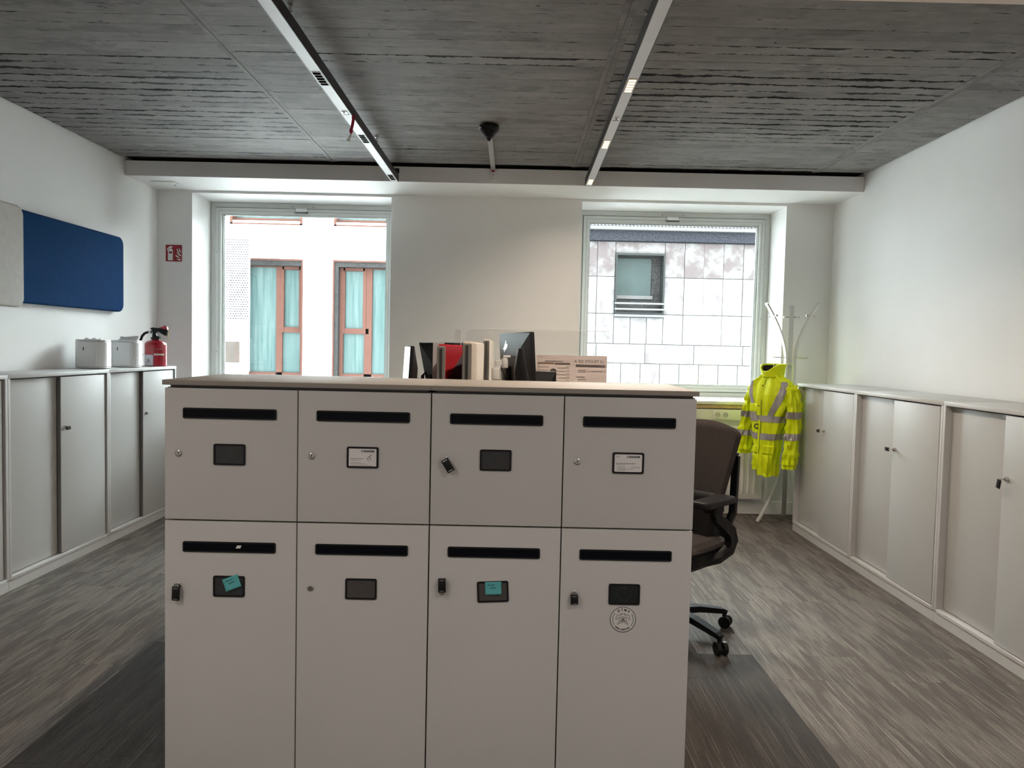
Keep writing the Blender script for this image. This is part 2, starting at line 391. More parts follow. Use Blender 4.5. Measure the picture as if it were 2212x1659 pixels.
def tag(o, label, cat, group=None):
    o['label'] = label; o['category'] = cat
    if group: o['group'] = group
    return o
def thing(name, label, cat, loc=(0,0,0), rz=0, group=None):
    o = bpy.data.objects.new(name, None); C.objects.link(o); o.location = loc; o.rotation_euler[2] = rz
    o.empty_display_size = .1
    return tag(o, label, cat, group)
def struct(o): o['kind'] = 'structure'; return o
def inst(src, parent, loc, rz=0, m=None):
    o = bpy.data.objects.new(src.name.split('.')[0], src.data); C.objects.link(o); o.parent = parent; o.location = loc; o.rotation_euler[2] = rz
    return o
def B(name, m, parent, *b, r=0):
    mb = MB()
    (mb.rbox(*b, r) if r else mb.box(*b))
    return mb.build(name, m, parent)

def rrect(x0, x1, z0, z1, r, n=5):
    out = []
    for cx, cz, a0 in ((x1-r, z1-r, 0), (x0+r, z1-r, 90), (x0+r, z0+r, 180), (x1-r, z0+r, 270)):
        for k in range(n+1):
            a = R(a0+90*k/n); out.append((cx+r*math.cos(a), cz+r*math.sin(a)))
    return out

_font_cache = {}
def text2d(txt, size, bold=0.0, shear=0.0):
    key = (txt, size, bold, shear)
    if key in _font_cache: return _font_cache[key]
    cu = bpy.data.curves.new('t', 'FONT'); cu.body = txt; cu.size = size; cu.align_x = 'CENTER'; cu.align_y = 'CENTER'
    cu.offset = bold; cu.shear = shear; cu.resolution_u = 3
    o = bpy.data.objects.new('t', cu); C.objects.link(o)
    bpy.context.view_layer.update()
    me = bpy.data.meshes.new_from_object(o.evaluated_get(bpy.context.evaluated_depsgraph_get()))
    vs = [(v.co.x, v.co.y) for v in me.vertices]; fs = [list(p.vertices) for p in me.polygons]
    bpy.data.objects.remove(o); bpy.data.curves.remove(cu); bpy.data.meshes.remove(me)
    _font_cache[key] = (vs, fs); return vs, fs
def put_text(mb, txt, size, cx, cz, y, rot=0, bold=0.0, sx=1.0, mirror=False, shear=0.0):
    # text standing in the XZ plane at depth y, readable from -Y (or from +Y when mirrored)
    vs, fs = text2d(txt, size, bold, shear); c, s = math.cos(rot), math.sin(rot)
    out = []
    for x, z in vs:
        x *= sx*(-1 if mirror else 1)
        out.append((cx+x*c-z*s, y, cz+x*s+z*c))
    mb.add(out, fs)

# ------------------------------------------------------------------ the room
XL, XR, YF, YW, YWO = -3.053, 2.718, -4.2, 6.37, 6.86
ZC, ZB, YB = 2.789, 2.669, 5.848
W1 = (-2.755, -1.056); W2 = (.569, 2.312); WZ0, WZ1 = .95, 2.65

fl = B('floor', SLAB, None, XL-.3, XR+.3, YF-.3, YWO, -.2, -.007); struct(fl)
# carpet planks, lengthwise towards the windows
pm = MB().rbox(-.1249, .1249, -.4996, .4996, -.007, 0, .0006, 1).mesh('carpet_plank')
pmL = pm.copy(); pmL.materials.append(CARPET); pmD = pm.copy(); pmD.materials.append(CARPETD)
k = 0
x = XL+.125-.06
col_i = 0
while x-.125 < XR:
    y = 1.1-(.5 if col_i % 2 else .25)
    while y-.5 < YW-.02:
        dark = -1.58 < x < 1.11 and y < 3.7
        x0, x1 = max(x-.1245, XL), min(x+.1245, XR)
        y1 = min(y+.4985, YW)
        if x1-x0 > .245 and y1 > y+.49:
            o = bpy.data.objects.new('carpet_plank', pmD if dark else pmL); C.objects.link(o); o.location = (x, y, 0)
        else:
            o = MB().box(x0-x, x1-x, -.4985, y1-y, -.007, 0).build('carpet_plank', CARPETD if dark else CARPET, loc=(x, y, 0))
        o.parent = fl
        y += 1.0
    x += .25; col_i += 1
B('carpet_behind', CARPET, fl, XL, XR, YF, .35, -.007, 0)

cl = struct(B('ceiling', SLAB, None, XL-.3, XR+.3, YF-.3, YWO, ZC+.028, ZC+.25))
# board imprints: four panels of boards between the joint strips
joints = [XL, -1.40, .452, 2.302, XR]
for a in range(4):
    x0 = joints[a]+(.0285 if a else .03); x1 = joints[a+1]-(.0285 if a < 3 else .03)
    hw = (x1-x0)/2; bm_ = MB().rbox(-hw, hw, -.0475, .0475, ZC, ZC+.03, .0008, 1).mesh('ceiling_board'); bm_.materials.append(CONC)
    bmr = bm_.copy(); bmr.materials.clear(); bmr.materials.append(CONCR)
    y = 2.45
    while y < 5.72:
        rag = (a == 0 and y > 3.75 and y < 5.2) or (a == 2 and 3.7 < y < 5.0) or random.random() < .12
        o = bpy.data.objects.new('ceiling_board', bmr if rag else bm_); C.objects.link(o); o.parent = cl
        o.location = ((x0+x1)/2, y, random.uniform(-.0022, .0022)*(1 if rag else .25)); y += .0953
for a in (1, 2, 3):
    x = joints[a]
    B('joint_strip', CONCS, cl, x-.028, x-.003, 2.40, 5.76, ZC-.0006, ZC+.03)
    B('joint_strip', CONCS, cl, x-.001, x+.028, 2.40, 5.76, ZC+.001, ZC+.03)
B('ceiling_behind', CONCS, cl, XL, XR, YF, 2.40, ZC, ZC+.03)

struct(B('wall_left', WALL, None, XL-.3, XL, YF, YWO, 0, ZC+.028))
struct(B('wall_right', WALL, None, XR, XR+.3, YF, YWO, 0, ZC+.028))
struct(B('wall_front', WALL, None, XL-.3, XR+.3, YF-.3, YF, 0, ZC+.028))
mb = MB()
xs = [XL-.3, W1[0], W1[1], W2[0], W2[1], XR+.3]
for a in (0, 2, 4): mb.box(xs[a], xs[a+1], YW, YWO, 0, ZC+.028)
for a in (1, 3):
    mb.box(xs[a], xs[a+1], YW, YWO, 0, WZ0); mb.box(xs[a], xs[a+1], YW, YWO, WZ1, ZC+.028)
struct(mb.build('wall_back', WALL))
struct(B('trim_1', BEAM, None, XL, XR, YB, YW, ZB, ZC-.004))                      # white bulkhead over the windows
struct(B('trim_2', mat('warm_lit_plaster', (.72, .62, .54), .7, var=.02), None, XL, XR, 2.1, 2.865, ZC-.06, ZC+.0))   # soffit just over the lockers, warm lamp light put into its colour
struct(B('baseboard_back', WALL, None, XL, XR, YW-.016, YW, 0, .11, r=.003))
struct(B('baseboard_right', WALL, None, XR-.016, XR, YF, YW-.02, 0, .09, r=.003))
struct(B('baseboard_left', WALL, None, XL, XL+.012, YF, YW-.02, 0, .09, r=.003))

def window(n, wx):
    a, b = wx; root = bpy.data.objects.new('window_%d' % n, None); C.objects.link(root); struct(root)
    y0 = 6.76
    def frame(name, m, i, j, yy0, yy1, r=.003):
        mb = MB()
        ax, bx, az, bz = a+i, b-i, WZ0+.03+i, WZ1-i
        mb.ring(([(ax, az), (bx, az), (bx, bz), (ax, bz)], [(a+j, WZ0+.03+j), (b-j, WZ0+.03+j), (b-j, WZ1-j), (a+j, WZ1-j)]), 'y', yy0, yy1)
        return mb.build(name, m, root)
    frame('frame', WINP, .002, .045, y0, y0+.09)
    frame('gasket', GASK, .045, .051, y0+.004, y0+.08)
    s = frame('sash', WINP, .051, .098, y0-.012, y0+.07)
    frame('sash_groove', mat('groove_grey', (.22, .23, .22), .6), .078, .0805, y0-.0125, y0-.011)
    frame('bead', WINP, .098, .112, y0+.012, y0+.06)
    frame('pane_gasket', GASK, .112, .1145, y0+.02, y0+.05)
    B('pane', WGLASS, root, a+.113, b-.113, y0+.030, y0+.036, WZ0+.143, WZ1-.113)
    # catch at the head of the sash and small screws
    cx = (a+b)/2-.02
    mb = MB().rbox(cx-.052, cx+.052, y0-.045, y0-.012, WZ1-.082, WZ1-.05, .012)
    h = mb.build('latch', WHITEG, root)
    B('latch_gasket', GASK, h, cx-.058, cx+.058, y0-.040, y0-.012, WZ1-.088, WZ1-.083)
    for sx in (-.09, .1):
        MB().lathe([(.004, 0), (.004, -.004), (.002, -.006)], (cx+sx, y0, WZ1-.03), 8, 'y').build('screw', GASK, root)
    for xx, zz in ((a+.06, 2.2), (a+.06, 1.3), (b-.06, 2.2), (b-.06, 1.7)):
        MB().lathe([(.004, 0), (.004, -.004), (.002, -.006)], (xx, y0-.012, zz), 8, 'y').build('screw', INKG, root)
    if n == 1: B('hinge_cap', WHITEP, root, a+.055, a+.068, y0-.022, y0-.01, 1.36, 1.41, r=.003)
    else: B('corner_stop', GASK, root, b-.13, b-.085, y0-.03, y0-.01, WZ0+.10, WZ0+.135, r=.004)
    return root
window(1, W1); window(2, W2)
# sills
for n, (a, b) in ((3, W1), (4, W2)):
    s = struct(B('trim_%d' % n, WHITEP, None, a-.02 if n == 3 else a-.02, b+.02, 6.30, 6.765, WZ0-.002, WZ0+.026, r=.004))
    B('wood_edge', WOOD, s, a-.02, b+.02, 6.315, 6.37, WZ0-.034, WZ0-.003)

# ------------------------------------------------------------------ trunking with sockets and radiators below the windows
def trunking(name, label, a, b, socks):
    t = thing(name, label, 'trunking', ((a+b)/2, YW, 0))
    cx = (a+b)/2
    B('channel', DUCT, t, a-cx, b-cx, -.065, -.002, .815, .905, r=.004)
    for sx in socks:
        p = B('socket_plate', WHITEP, t, sx-cx-.078, sx-cx+.078, -.073, -.065, .824, .898, r=.003)
        for d in (-.034, .034):
            q = MB().lathe([(.0225, 0), (.0225, -.004), (.0195, -.004), (.0195, -.0005), (.0, -.0005)], (sx-cx+d, -.073, .861), 24, 'y').build('socket_well', mat('socket_well_grey', (.50, .50, .46), .5), p)
            m_ = MB()
            for e in (-.0095, .0095): m_.lathe([(.0025, 0), (.0025, -.001)], (sx-cx+d+e, -.0735, .861), 8, 'y')
            m_.build('socket_holes', INK, p)
trunking('cable_trunking', 'cream cable trunking with twin socket under the right window', .5, 2.36, [1.80])
trunking('cable_trunking', 'cream cable trunking under the left window beside the fire sign', -2.80, -1.0, [])

def radiator(label, a, b):
    t = thing('radiator', label, 'radiator', ((a+b)/2, YW, 0))
    hw = (b-a)/2
    B('front_panel', RADI, t, -hw, hw, -.100, -.088, .145, .755, r=.004)
    n = int((b-a)/.05)
    rib = MB()
    def pr(u, v):
        z = .19+v*.52; k = math.sin(PI*min(1, min(v, 1-v)*12))if min(v, 1-v) < .0417 else 1
        return (-.014+.028*u, -.1005-.010*math.sin(PI*u)*k, z)
    rib.grid(pr, 7, 14)
    rm = rib.mesh('rib'); rm.materials.append(RADI)
    for i in range(n):
        o = bpy.data.objects.new('rib', rm); C.objects.link(o); o.parent = t; o.location = (-hw+.03+i*.05, 0, 0)
    B('back_panel', RADI, t, -hw, hw, -.035, -.025, .145, .755)
    B('top_grille', RADI, t, -hw, hw, -.1, -.025, .755, .765)
    for s in (-1, 1):
        B('side_cover', RADI, t, s*hw-.004, s*hw+.004, -.1, -.025, .145, .765)
        B('bracket', RADI, t, s*(hw-.2)-.01, s*(hw-.2)+.01, -.026, -.001, .2, .7)
radiator('white panel radiator below the right window behind the hi-vis jacket', .66, 2.15)
radiator('white panel radiator below the left window behind the lockers', -2.65, -1.15)

# ------------------------------------------------------------------ fittings on bulkhead, walls, ceiling
t = thing('access_hatch', 'small white access hatch in the bulkhead underside above the fire sign', 'hatch', (-2.85, 6.13, ZB))
B('hatch_plate', BEAM, t, -.095, .095, -.105, .105, -.008, -.001, r=.002)
MB().lathe([(.006, -.008), (.006, -.012), (.002, -.013)], (.06, 0, 0), 10).build('hatch_lock', INKG, t)

# fire extinguisher sign
t = thing('fire_sign', 'red fire extinguisher sign on the wall left of the left window', 'sign', (-2.910, YW, 2.135))
B('plate', SIGNR, t, -.0685, .0685, -.004, -.001, -.07, .07)
mb = MB()
y = -.0046
def sp(px, pz): return ((px-980)/950*.137, (870-pz)/980*.14)
def spoly(m_, pts): m_.add([(sp(*p)[0], y, sp(*p)[1]) for p in pts], [list(range(len(pts)))])
ex = MB()
spoly(ex, [(640, 1300), (640, 700), (680, 640), (740, 610), (840, 610), (900, 640), (930, 700), (930, 1300), (780, 1300)])
spoly(ex, [(740, 610), (740, 560), (640, 640), (600, 720), (570, 700), (600, 610), (690, 510), (800, 440), (915, 500), (900, 545), (840, 560), (840, 610)])
ex.build('extinguisher_symbol', SIGNW, t)
y = -.0050
MBw = MB(); spoly(MBw, [(700, 890), (700, 780), (880, 780), (880, 890)]); MBw.build('symbol_label', SIGNR, t)
y = -.0046
fl_ = MB()
spoly(fl_, [(1280, 590), (1330, 600), (1410, 780), (1400, 830), (1340, 760)])
spoly(fl_, [(1150, 640), (1200, 610), (1260, 740), (1350, 860), (1330, 880), (1230, 810)])
spoly(fl_, [(1170, 800), (1230, 870), (1410, 980), (1400, 1060), (1270, 980), (1190, 900)])
spoly(fl_, [(1070, 1030), (1120, 980), (1220, 1040), (1350, 1150), (1330, 1170), (1200, 1120)])
spoly(fl_, [(1150, 1200), (1240, 1220), (1390, 1220), (1400, 1290), (1340, 1310), (1220, 1270)])
fl_.build('flame_symbol', SIGNW, t)

# felt panels on the left wall
def felt(name, label, m, y0, y1, z0, z1, xf, tk, r):
    t = thing(name, label, 'acoustic panel', (XL, (y0+y1)/2, z0))
    cy = (y0+y1)/2
    MB().prism(rrect(y0-cy, y1-cy, 0, z1-z0, r, 8), 'x', xf-tk, xf, .014, 4).build('cushion', m, t)
    B('wall_batten', BLKM, t, 0.001, xf-tk, y0-cy+.15, y1-cy-.15, .12, z1-z0-.12)
    return t
felt('acoustic_panel', 'dark blue felt acoustic panel with rounded corners on left wall', BLUE, 4.47, 5.725, 1.598, 2.166, .055, .045, .06)
felt('acoustic_panel', 'cream felt acoustic panel at the left picture edge beside the blue one', CREAM, 3.25, 4.455, 1.565, 2.165, .125, .05, .06)

# strip lights
def strip_light(label, x0, x1, y0, y1, mods, lit, watts, group='strip lights', z=2.655):
    # x0 at y0 (near), x1 at y1 (far)
    rz = -math.atan2(x1-x0, y1-y0)
    t = thing('strip_light', label, 'light', (x0, y0, z), rz, group)
    L_ = math.hypot(x1-x0, y1-y0)
    hw = .027
    B('underside', ALU, t, -hw, hw, 0, L_, 0, .004)
    for s in (-1, 1):
        B('side_rail', ALUD, t, s*hw-.0015, s*hw+.0015, 0, L_, -.001, .056)
    B('top_cover', ALUD, t, -hw, hw, 0, L_, .052, .056)
    B('end_cap', ALUD, t, -hw, hw, L_-.003, L_, 0, .056); B('end_cap', ALUD, t, -hw, hw, 0, .003, 0, .056)
    for ym in mods:
        d = ym-y0
        f = B('lamp_module', mat('lamp_reflector_bronze', (.30, .22, .15), .4) if lit else ALU, t, -.022, .022, d-.092, d+.092, -.002, 0)
        for q in range(5):
            c0 = d-.084+q*.0355
            B('lamp_cell', LITC if lit else DARKC, f, -.0175, .0175, c0, c0+.0235, -.0035, -.0018)
        if lit:
            ld = bpy.data.lights.new('lamp_beam', 'AREA'); ld.shape = 'RECTANGLE'; ld.size = .04; ld.size_y = .16
            ld.energy = watts*(.30 if ym > 5.4 else 1); ld.color = WARM if group == 'strip lights' else NEUT; ld.spread = R(150)
            lo = bpy.data.objects.new('lamp_beam', ld); C.objects.link(lo); lo.parent = t; lo.location = (0, d, -.008)
    return t, L_
LY = [3.606, 4.624, 5.647]
tL, lenL = strip_light('unlit strip light with dark cells and a red ribbon, left of the ceiling detector', -.952, -.938, 1.60, 5.80, [2.58]+LY, False, 0)
tR, lenR = strip_light('lit strip light with warm glowing cells, right of the ceiling detector', .512, .562, 1.60, 5.80, [2.50]+LY, True, LAMP)
for t, xs_, lit in ((tL, 0, False), (tR, 0, True)):
    # presence sensor between the modules, drop wires and ceiling studs
    d = 4.10-1.60
    B('sensor_slot', INK, t, -.016, .016, d+.036, d+.046, -.003, -.0005)
    q = B('sensor', WHITEP, t, -.014, .014, d-.012, d+.03, -.004, -.0005)
    B('sensor_lens', INK, q, -.008, .003, d-.004, d+.012, -.006, -.004)
    for wy in (3.12, 5.03):
        p = MB().lathe([(.011, .134), (.011, .122), (.006, .120), (.006, .105), (.009, .103), (.009, .096), (.004, .094)], (0, wy-1.6, 0), 12)
        p.build('ceiling_stud', CHROME, t)
        MB().cyl((0, wy-1.6, .05), (0, wy-1.6, .10), .0012, 6).build('drop_wire', CHROME, t)
B('end_bracket', ALUD, tL, -.01, .04, lenL-.06, lenL-.04, .056, .09)
for i, (x0, y0) in enumerate(((-1.6, -3.4), (1.2, -3.4))):  # unseen fill lights, added to brighten the faces turned from the windows
    strip_light('unseen fill strip light added behind the viewer, ' + ('left of the two' if i == 0 else 'right of the two'), x0, x0, y0, y0+4.2, [y0+.5, y0+1.6, y0+2.7, y0+3.8], True, REAR, 'added fill strip lights at the rear')
# red ribbon tied round the unlit strip light
t = thing('ribbon', 'short red ribbon with a white tail tied to the unlit strip light', 'ribbon', (-.914, 4.18, 2.655))
MB().tube([(0, .0, .01), (.003, -.005, -.02), (-.002, -.01, -.055), (-.006, -.012, -.075)], .006, sq=(.016, .004), upv=(1, .3, 0)).build('red_strap', REDB, t)
MB().lathe([(.002, -.10), (.009, -.092), (.011, -.082), (.008, -.072), (.002, -.066)], (-.007, -.012, 0), 10).build('knot', REDB, t)
MB().tube([(-.008, -.013, -.098), (-.012, -.016, -.115), (-.024, -.018, -.14)], .005, sq=(.014, .0015), upv=(1, .3, 0), rads=[.5, .7, 1.2]).build('white_tail', WHITEP, t)

# ceiling detector, conduit, junction box
t = thing('ceiling_detector', 'black ribbed cone detector on the concrete ceiling', 'detector', (-.176, 4.72, ZC))
prof = [(.040, -.001), (.040, -.010), (.062, -.012), (.064, -.026), (.060, -.032)]
MB().lathe(prof, (0, 0, 0), 28).build('base', BLK, t)
for k in range(6):
    r0 = .060-.0088*k; z0 = -.034-.0105*k
    MB().lathe([(r0-.007, z0), (r0, z0-.001), (r0-.003, z0-.007), (r0-.012, z0-.0085)], (0, 0, 0), 28).build('louvre_ring', BLK, t)
MB().lathe([(.012, -.032), (.012, -.098), (.005, -.104)], (0, 0, 0), 14).build('core', BLKM, t)
t = thing('conduit', 'flat grey conduit from the detector to the white bulkhead', 'conduit', (-.180, 5.0, ZC))
B('channel', CONDU, t, -.017, .017, -.25, .83, -.022, -.002, r=.002)
B('red_connector', REDB, t, -.011, .011, .826, .848, -.036, -.004)
t = thing('junction_box', 'small white junction box on the bulkhead below the grey conduit', 'junction box', (-.178, YB, 2.68))
B('backplate', BEAM, t, -.046, .046, -.003, -.0005, -.002, .1)
B('cover', WHITEP, t, -.028, .028, -.018, -.003, .018, .082, r=.003)
MB().lathe([(.004, 0), (.004, -.002)], (0, -.018, .052), 8, 'y').build('screw', INK, t)

# ------------------------------------------------------------------ lockers
LKX, LKY, LKR = -1.0395, 2.2123, .0059
def lk(u, v, z): c, s = math.cos(LKR), math.sin(LKR); return (LKX+u*c-v*s, LKY+u*s+v*c, z)
DEP = .455
def unit(u0, label):
    t = thing('locker_cabinet', label, 'locker', lk(u0, 0, 0), LKR)
    b = MB()
    b.box(.001, .018, .022, DEP, .05, 1.248); b.box(.782, .799, .022, DEP, .05, 1.248); b.box(.391, .409, .024, DEP-.01, .05, 1.248)
    b.box(.018, .782, DEP-.012, DEP, .05, 1.248); b.box(.018, .782, .03, DEP-.012, .05, .068); b.box(.018, .782, .026, DEP-.012, .838, .857); b.box(.018, .782, .03, DEP-.012, 1.232, 1.248)
    b.build('carcass', LOCKB, t)
    B('shadow_back', CABD, t, .018, .782, .024, .028, .068, 1.232)
    B('plinth', LOCKB, t, .02, .78, .04, DEP-.02, 0, .05)
    B('spacer', CABD, t, .012, .79, .015, DEP-.01, 1.248, 1.2555)
    B('top_panel', TOPM, t, -.0 if u0 else -.004, .8 if u0 == 0 else .804, -.006, DEP+.004, 1.2555, 1.2705, r=.0012)
    return t
unitL = unit(0, 'left half of the beige locker block in the foreground')
unitR = unit(.8005, 'right half of the beige locker block, the one with the round sticker')
doors = {}
def door(t, c, row, insert, tilt=0.0):
    u0 = c*.4; zt, zb = (1.2465, .8495) if row == 0 else (.8445, .055)
    d = B('door', LOCK, t, u0+.0018, u0+.3982, 0, .019, zb, zt, r=.0012)
    sz = 1.188 if row == 0 else .783
    x0, x1 = u0+.057, u0+.337
    f = MB().ring((rrect(x0, x1, sz-.032, sz, .005, 3), rrect(x0+.0045, x1-.0045, sz-.0275, sz-.0045, .002, 3)), 'y', -.004, .002).build('letter_slot', BLK, d)
    B('slot_flap', SLOT, f, x0+.004, x1-.004, -.0012, -.0004, sz-.028, sz-.004)
    ct = 1.081 if row == 0 else .679
    cxm, czm = u0+.1965, ct-.032
    rot = Matrix.Rotation(-tilt, 3, 'Y')
    def tl(v): return rot @ (v-Vector((cxm, 0, czm)))+Vector((cxm, 0, czm))
    f = MB().ring((rrect(cxm-.0475, cxm+.0475, ct-.064, ct, .005, 3), rrect(cxm-.0425, cxm+.0425, ct-.059, ct-.005, .003, 3)), 'y', -.004, -.0002).xf(tl).build('card_holder', BLK, d)
    MB().box(cxm-.0428, cxm+.0428, -.0018, -.0004, ct-.0595, ct-.0045).xf(tl).build('card_insert', insert, f)
    e = MB()   # thumb notch and round rim
    e.tube([Vector((cxm+.0105*math.cos(a), -.0019, czm+.003+.0)) + Vector((.0115*math.cos(a), 0, .021*math.sin(a))) for a in [2*PI*i/24 for i in range(25)]], .0003, 5)
    e.box(cxm-.006, cxm+.006, -.0022, -.0018, ct-.0145, ct-.0128)
    e.xf(tl).build('thumb_notch', CARDP if insert is not CARDP else CARDB, f)
    lz = 1.050 if row == 0 else .647
    lx = u0+.043
    l = MB().lathe([(.0092, .002), (.0092, -.0035), (.0076, -.0042), (.0070, -.003), (.0, -.003)], (lx, 0, lz), 20, 'y').build('lock', CHROME, d)
    B('keyhole', INK, l, lx-.0011, lx+.0011, -.0036, -.0030, lz-.004, lz+.0045)
    return (t, lx, lz, cxm, czm, ct)
ins = {(0, 0): CARDB, (1, 0): PAPER, (2, 0): CARDB, (3, 0): PAPER, (0, 1): CARDB, (1, 1): CARDP, (2, 1): CARDP, (3, 1): mat('card_holder_black_insert', (.012, .016, .018), .35)}
for (c, r), m_ in ins.items():
    doors[c, r] = door(unitL if c < 2 else unitR, c % 2, r, CARDB if m_ is PAPER else m_, R(3) if (c, r) == (2, 1) else 0)

def on_door(key): t, lx, lz, cxm, czm, ct = doors[key]; return t, lx, lz, cxm, czm, ct
def world(t, v): return Matrix.Translation(t.location) @ Matrix.Rotation(LKR, 4, 'Z') @ Vector(v)
# business cards pushed into two holders
def card(key, label, it, title, round_):
    t0, lx, lz, cx, cz, ct = on_door(key)
    p = world(t0, (cx, -.0022, cz)); t = thing('business_card', label, 'card', p, LKR, 'business cards in the locker holders')
    o = MB().prism(rrect(-.0415, .0415, -.0265, .0265, .004 if round_ else .0006, 3), 'y', -.0008, 0).build('paper', PAPER, t)
    m_ = MB(); put_text(m_, 'LYSANDER', .0082, .0155, .0188, -.001, bold=.00042, sx=1.0); m_.build('heading', INK, t)
    m_ = MB()
    rows = [(-.036, .001, -.004, .0022), (-.036, -.01, -.0085, .0013), (-.036, -.004, -.016, .0012), (-.036, .013, -.0198, .0012), (-.036, .030, -.0248, .0012)] if it else \
           [(-.037, .022, -.0015, .0026), (-.037, -.010, -.0058, .0013), (-.033, -.008, -.0118, .0012), (-.033, -.008, -.0148, .0012), (-.033, .016, -.0188, .0012), (-.033, -.008, -.0222, .0016), (.010, .036, -.011, .0010), (.008, .036, -.0138, .0010)]
    for x0, x1, z, h in rows:
        xx = x0
        while xx < x1:
            wd = random.uniform(.003, .008); m_.box(xx, min(x1, xx+wd), -.0011, -.0008, z-h/2, z+h/2); xx += wd+.0009
    m_.build('print_lines', INKG, t)
    if it:
        m_ = MB(); 
        for a, b in (((.0132, -.001), (.0183, -.0098)), ((.0203, .0022), (.0252, -.0070)), ((.0160, -.0010), (.0270, .0084))):
            m_.tube([(a[0], -.001, a[1]), (b[0], -.001, b[1])], .0007, 6)
        # handwritten I and T
        m_.build('handwriting', INK, t)
    else:
        m_ = MB().tube([(-.0365+.002*math.cos(a), -.001, .019+.002*math.sin(a)) for a in [2*PI*i/12 for i in range(13)]], .0004, 5); m_.box(-.033, -.026, -.0011, -.0008, .0182, .0198)
        m_.build('small_mark', INKG, t)
card((1, 0), 'white business card with a handwritten IT in the locker holder', True, '', False)
card((3, 0), 'white business card with rounded corners in the far right upper locker holder', False, '', True)
# sticky notes
def note(key, label, dx, dz, rot, wd, hg):
    t0, lx, lz, cx, cz, ct = on_door(key)
    t = thing('sticky_note', label, 'note', world(t0, (cx+dx, -.0050, cz+dz)), LKR, 'teal sticky notes')
    rm = Matrix.Rotation(-rot, 3, 'Y')
    def fn(u, v):
        x = (u-.5)*wd; z = (v-.5)*hg; return rm @ Vector((x, -.004*(1-v)**2, z))
    o = MB().grid(fn, 8, 8).build('paper', TEAL, t)
    so = o.modifiers.new('thickness', 'SOLIDIFY'); so.thickness = .0004
    m_ = MB()
    for k_, (z, a, b) in enumerate(((.010, -.016, .004), (.001, -.010, .010))):
        pts = [rm @ Vector((a+(b-a)*i/14, -.0022 if k_ == 0 else -.0018, z+.0028*math.sin(i*1.9+k_)*(1 if i % 3 else .4))) for i in range(15)]
        m_.tube(pts, .00045, 5)
    m_.build('handwriting', TEALINK, t)
note((0, 1), 'tilted teal sticky note on the lower left locker holder', .010, .012, R(22), .050, .038)
note((2, 1), 'straight teal sticky note on the tilted locker holder', .001, .012, R(3), .050, .038)
# round sticker
t0, lx, lz, cx, cz, ct = on_door((3, 1))
t = thing('round_sticker', 'round DTM9 sort center sticker with crossed tools on the lower right locker', 'sticker', world(t0, (cx-.0015, -.0002, ct-.064-.046)), LKR)
def circ(r, n=48): return [(r*math.cos(2*PI*i/n), r*math.sin(2*PI*i/n)) for i in range(n)]
MB().prism(circ(.0395), 'y', -.0010, 0).build('disc', mat('sticker_paper', (.70, .665, .645), .5, var=.01), t)
MB().ring((circ(.0395), circ(.0378)), 'y', -.0013, -.0009).build('rim', INK, t)
m_ = MB()
for ch, a in zip('DTM9', (118, 98, 78, 57)):
    an = R(a-1); put_text(m_, ch, .0100, .0295*math.cos(an), .0295*math.sin(an), -.0014, rot=an-PI/2, bold=.0004)
for ch, a in zip('SORT CENTER', [226, 234.5, 243.5, 252, 0, 263, 271.5, 280.5, 290, 298.5, 308]):
    if ch == ' ': continue
    an = R(a); put_text(m_, ch, .0062, .0315*math.cos(an), .0315*math.sin(an), -.0014, rot=an+PI/2, bold=.00045)
m_.build('lettering', INK, t)
m_ = MB()
for a0, a1 in ((142, 216), (-38, 34)):
    m_.tube([(.0312*math.cos(R(a0+(a1-a0)*i/16)), -.0012, .0312*math.sin(R(a0+(a1-a0)*i/16))) for i in range(17)], .0008, 6)
m_.build('side_arcs', TEALINK, t)
m_ = MB()
def pl(pts, close=False, r=.00055):
    q = [(p[0], -.0012, p[1]) for p in pts]
    if close: q.append(q[0])
    m_.tube(q, r, 5)
def ep(x, z): return ((x-805)/1160*.079, (820-z)/1160*.079)
for sgn in (1, -1):
    def e2(x, z): p = ep(x, z); return (p[0]*sgn, p[1])
    pl([e2(790, 555), e2(700, 565), e2(580, 635), e2(530, 610), e2(505, 680), e2(530, 690), e2(465, 820), e2(530, 840), e2(585, 745), e2(645, 750), e2(660, 690), e2(680, 640), e2(790, 555)])
    pl([e2(640, 930), e2(545, 1020), e2(570, 1055), e2(700, 975), e2(800, 945)])
    pl([e2(640, 930), e2(620, 880), e2(660, 860)])
pl([ep(655+150-150*math.cos(PI*i/14), 860-165*math.sin(PI*i/14)) for i in range(15)])
pl([ep(660, 910), ep(950, 910)])
pl([(.0052*math.cos(2*PI*i/16), .0004+.0052*math.sin(2*PI*i/16)) for i in range(17)])
m_.build('crossed_hammers', INK, t)
m_ = MB().prism([(p[0]*.0028, p[1]*.0028) for p in circ(1, 16)], 'y', -.0016, -.0010)
for sx in (-.0062, .0058): m_.prism([(p[0]*.0013+sx, p[1]*.0013-.0045) for p in circ(1, 10)], 'y', -.0016, -.0010)
m_.build('lamp_dots', INK, t)
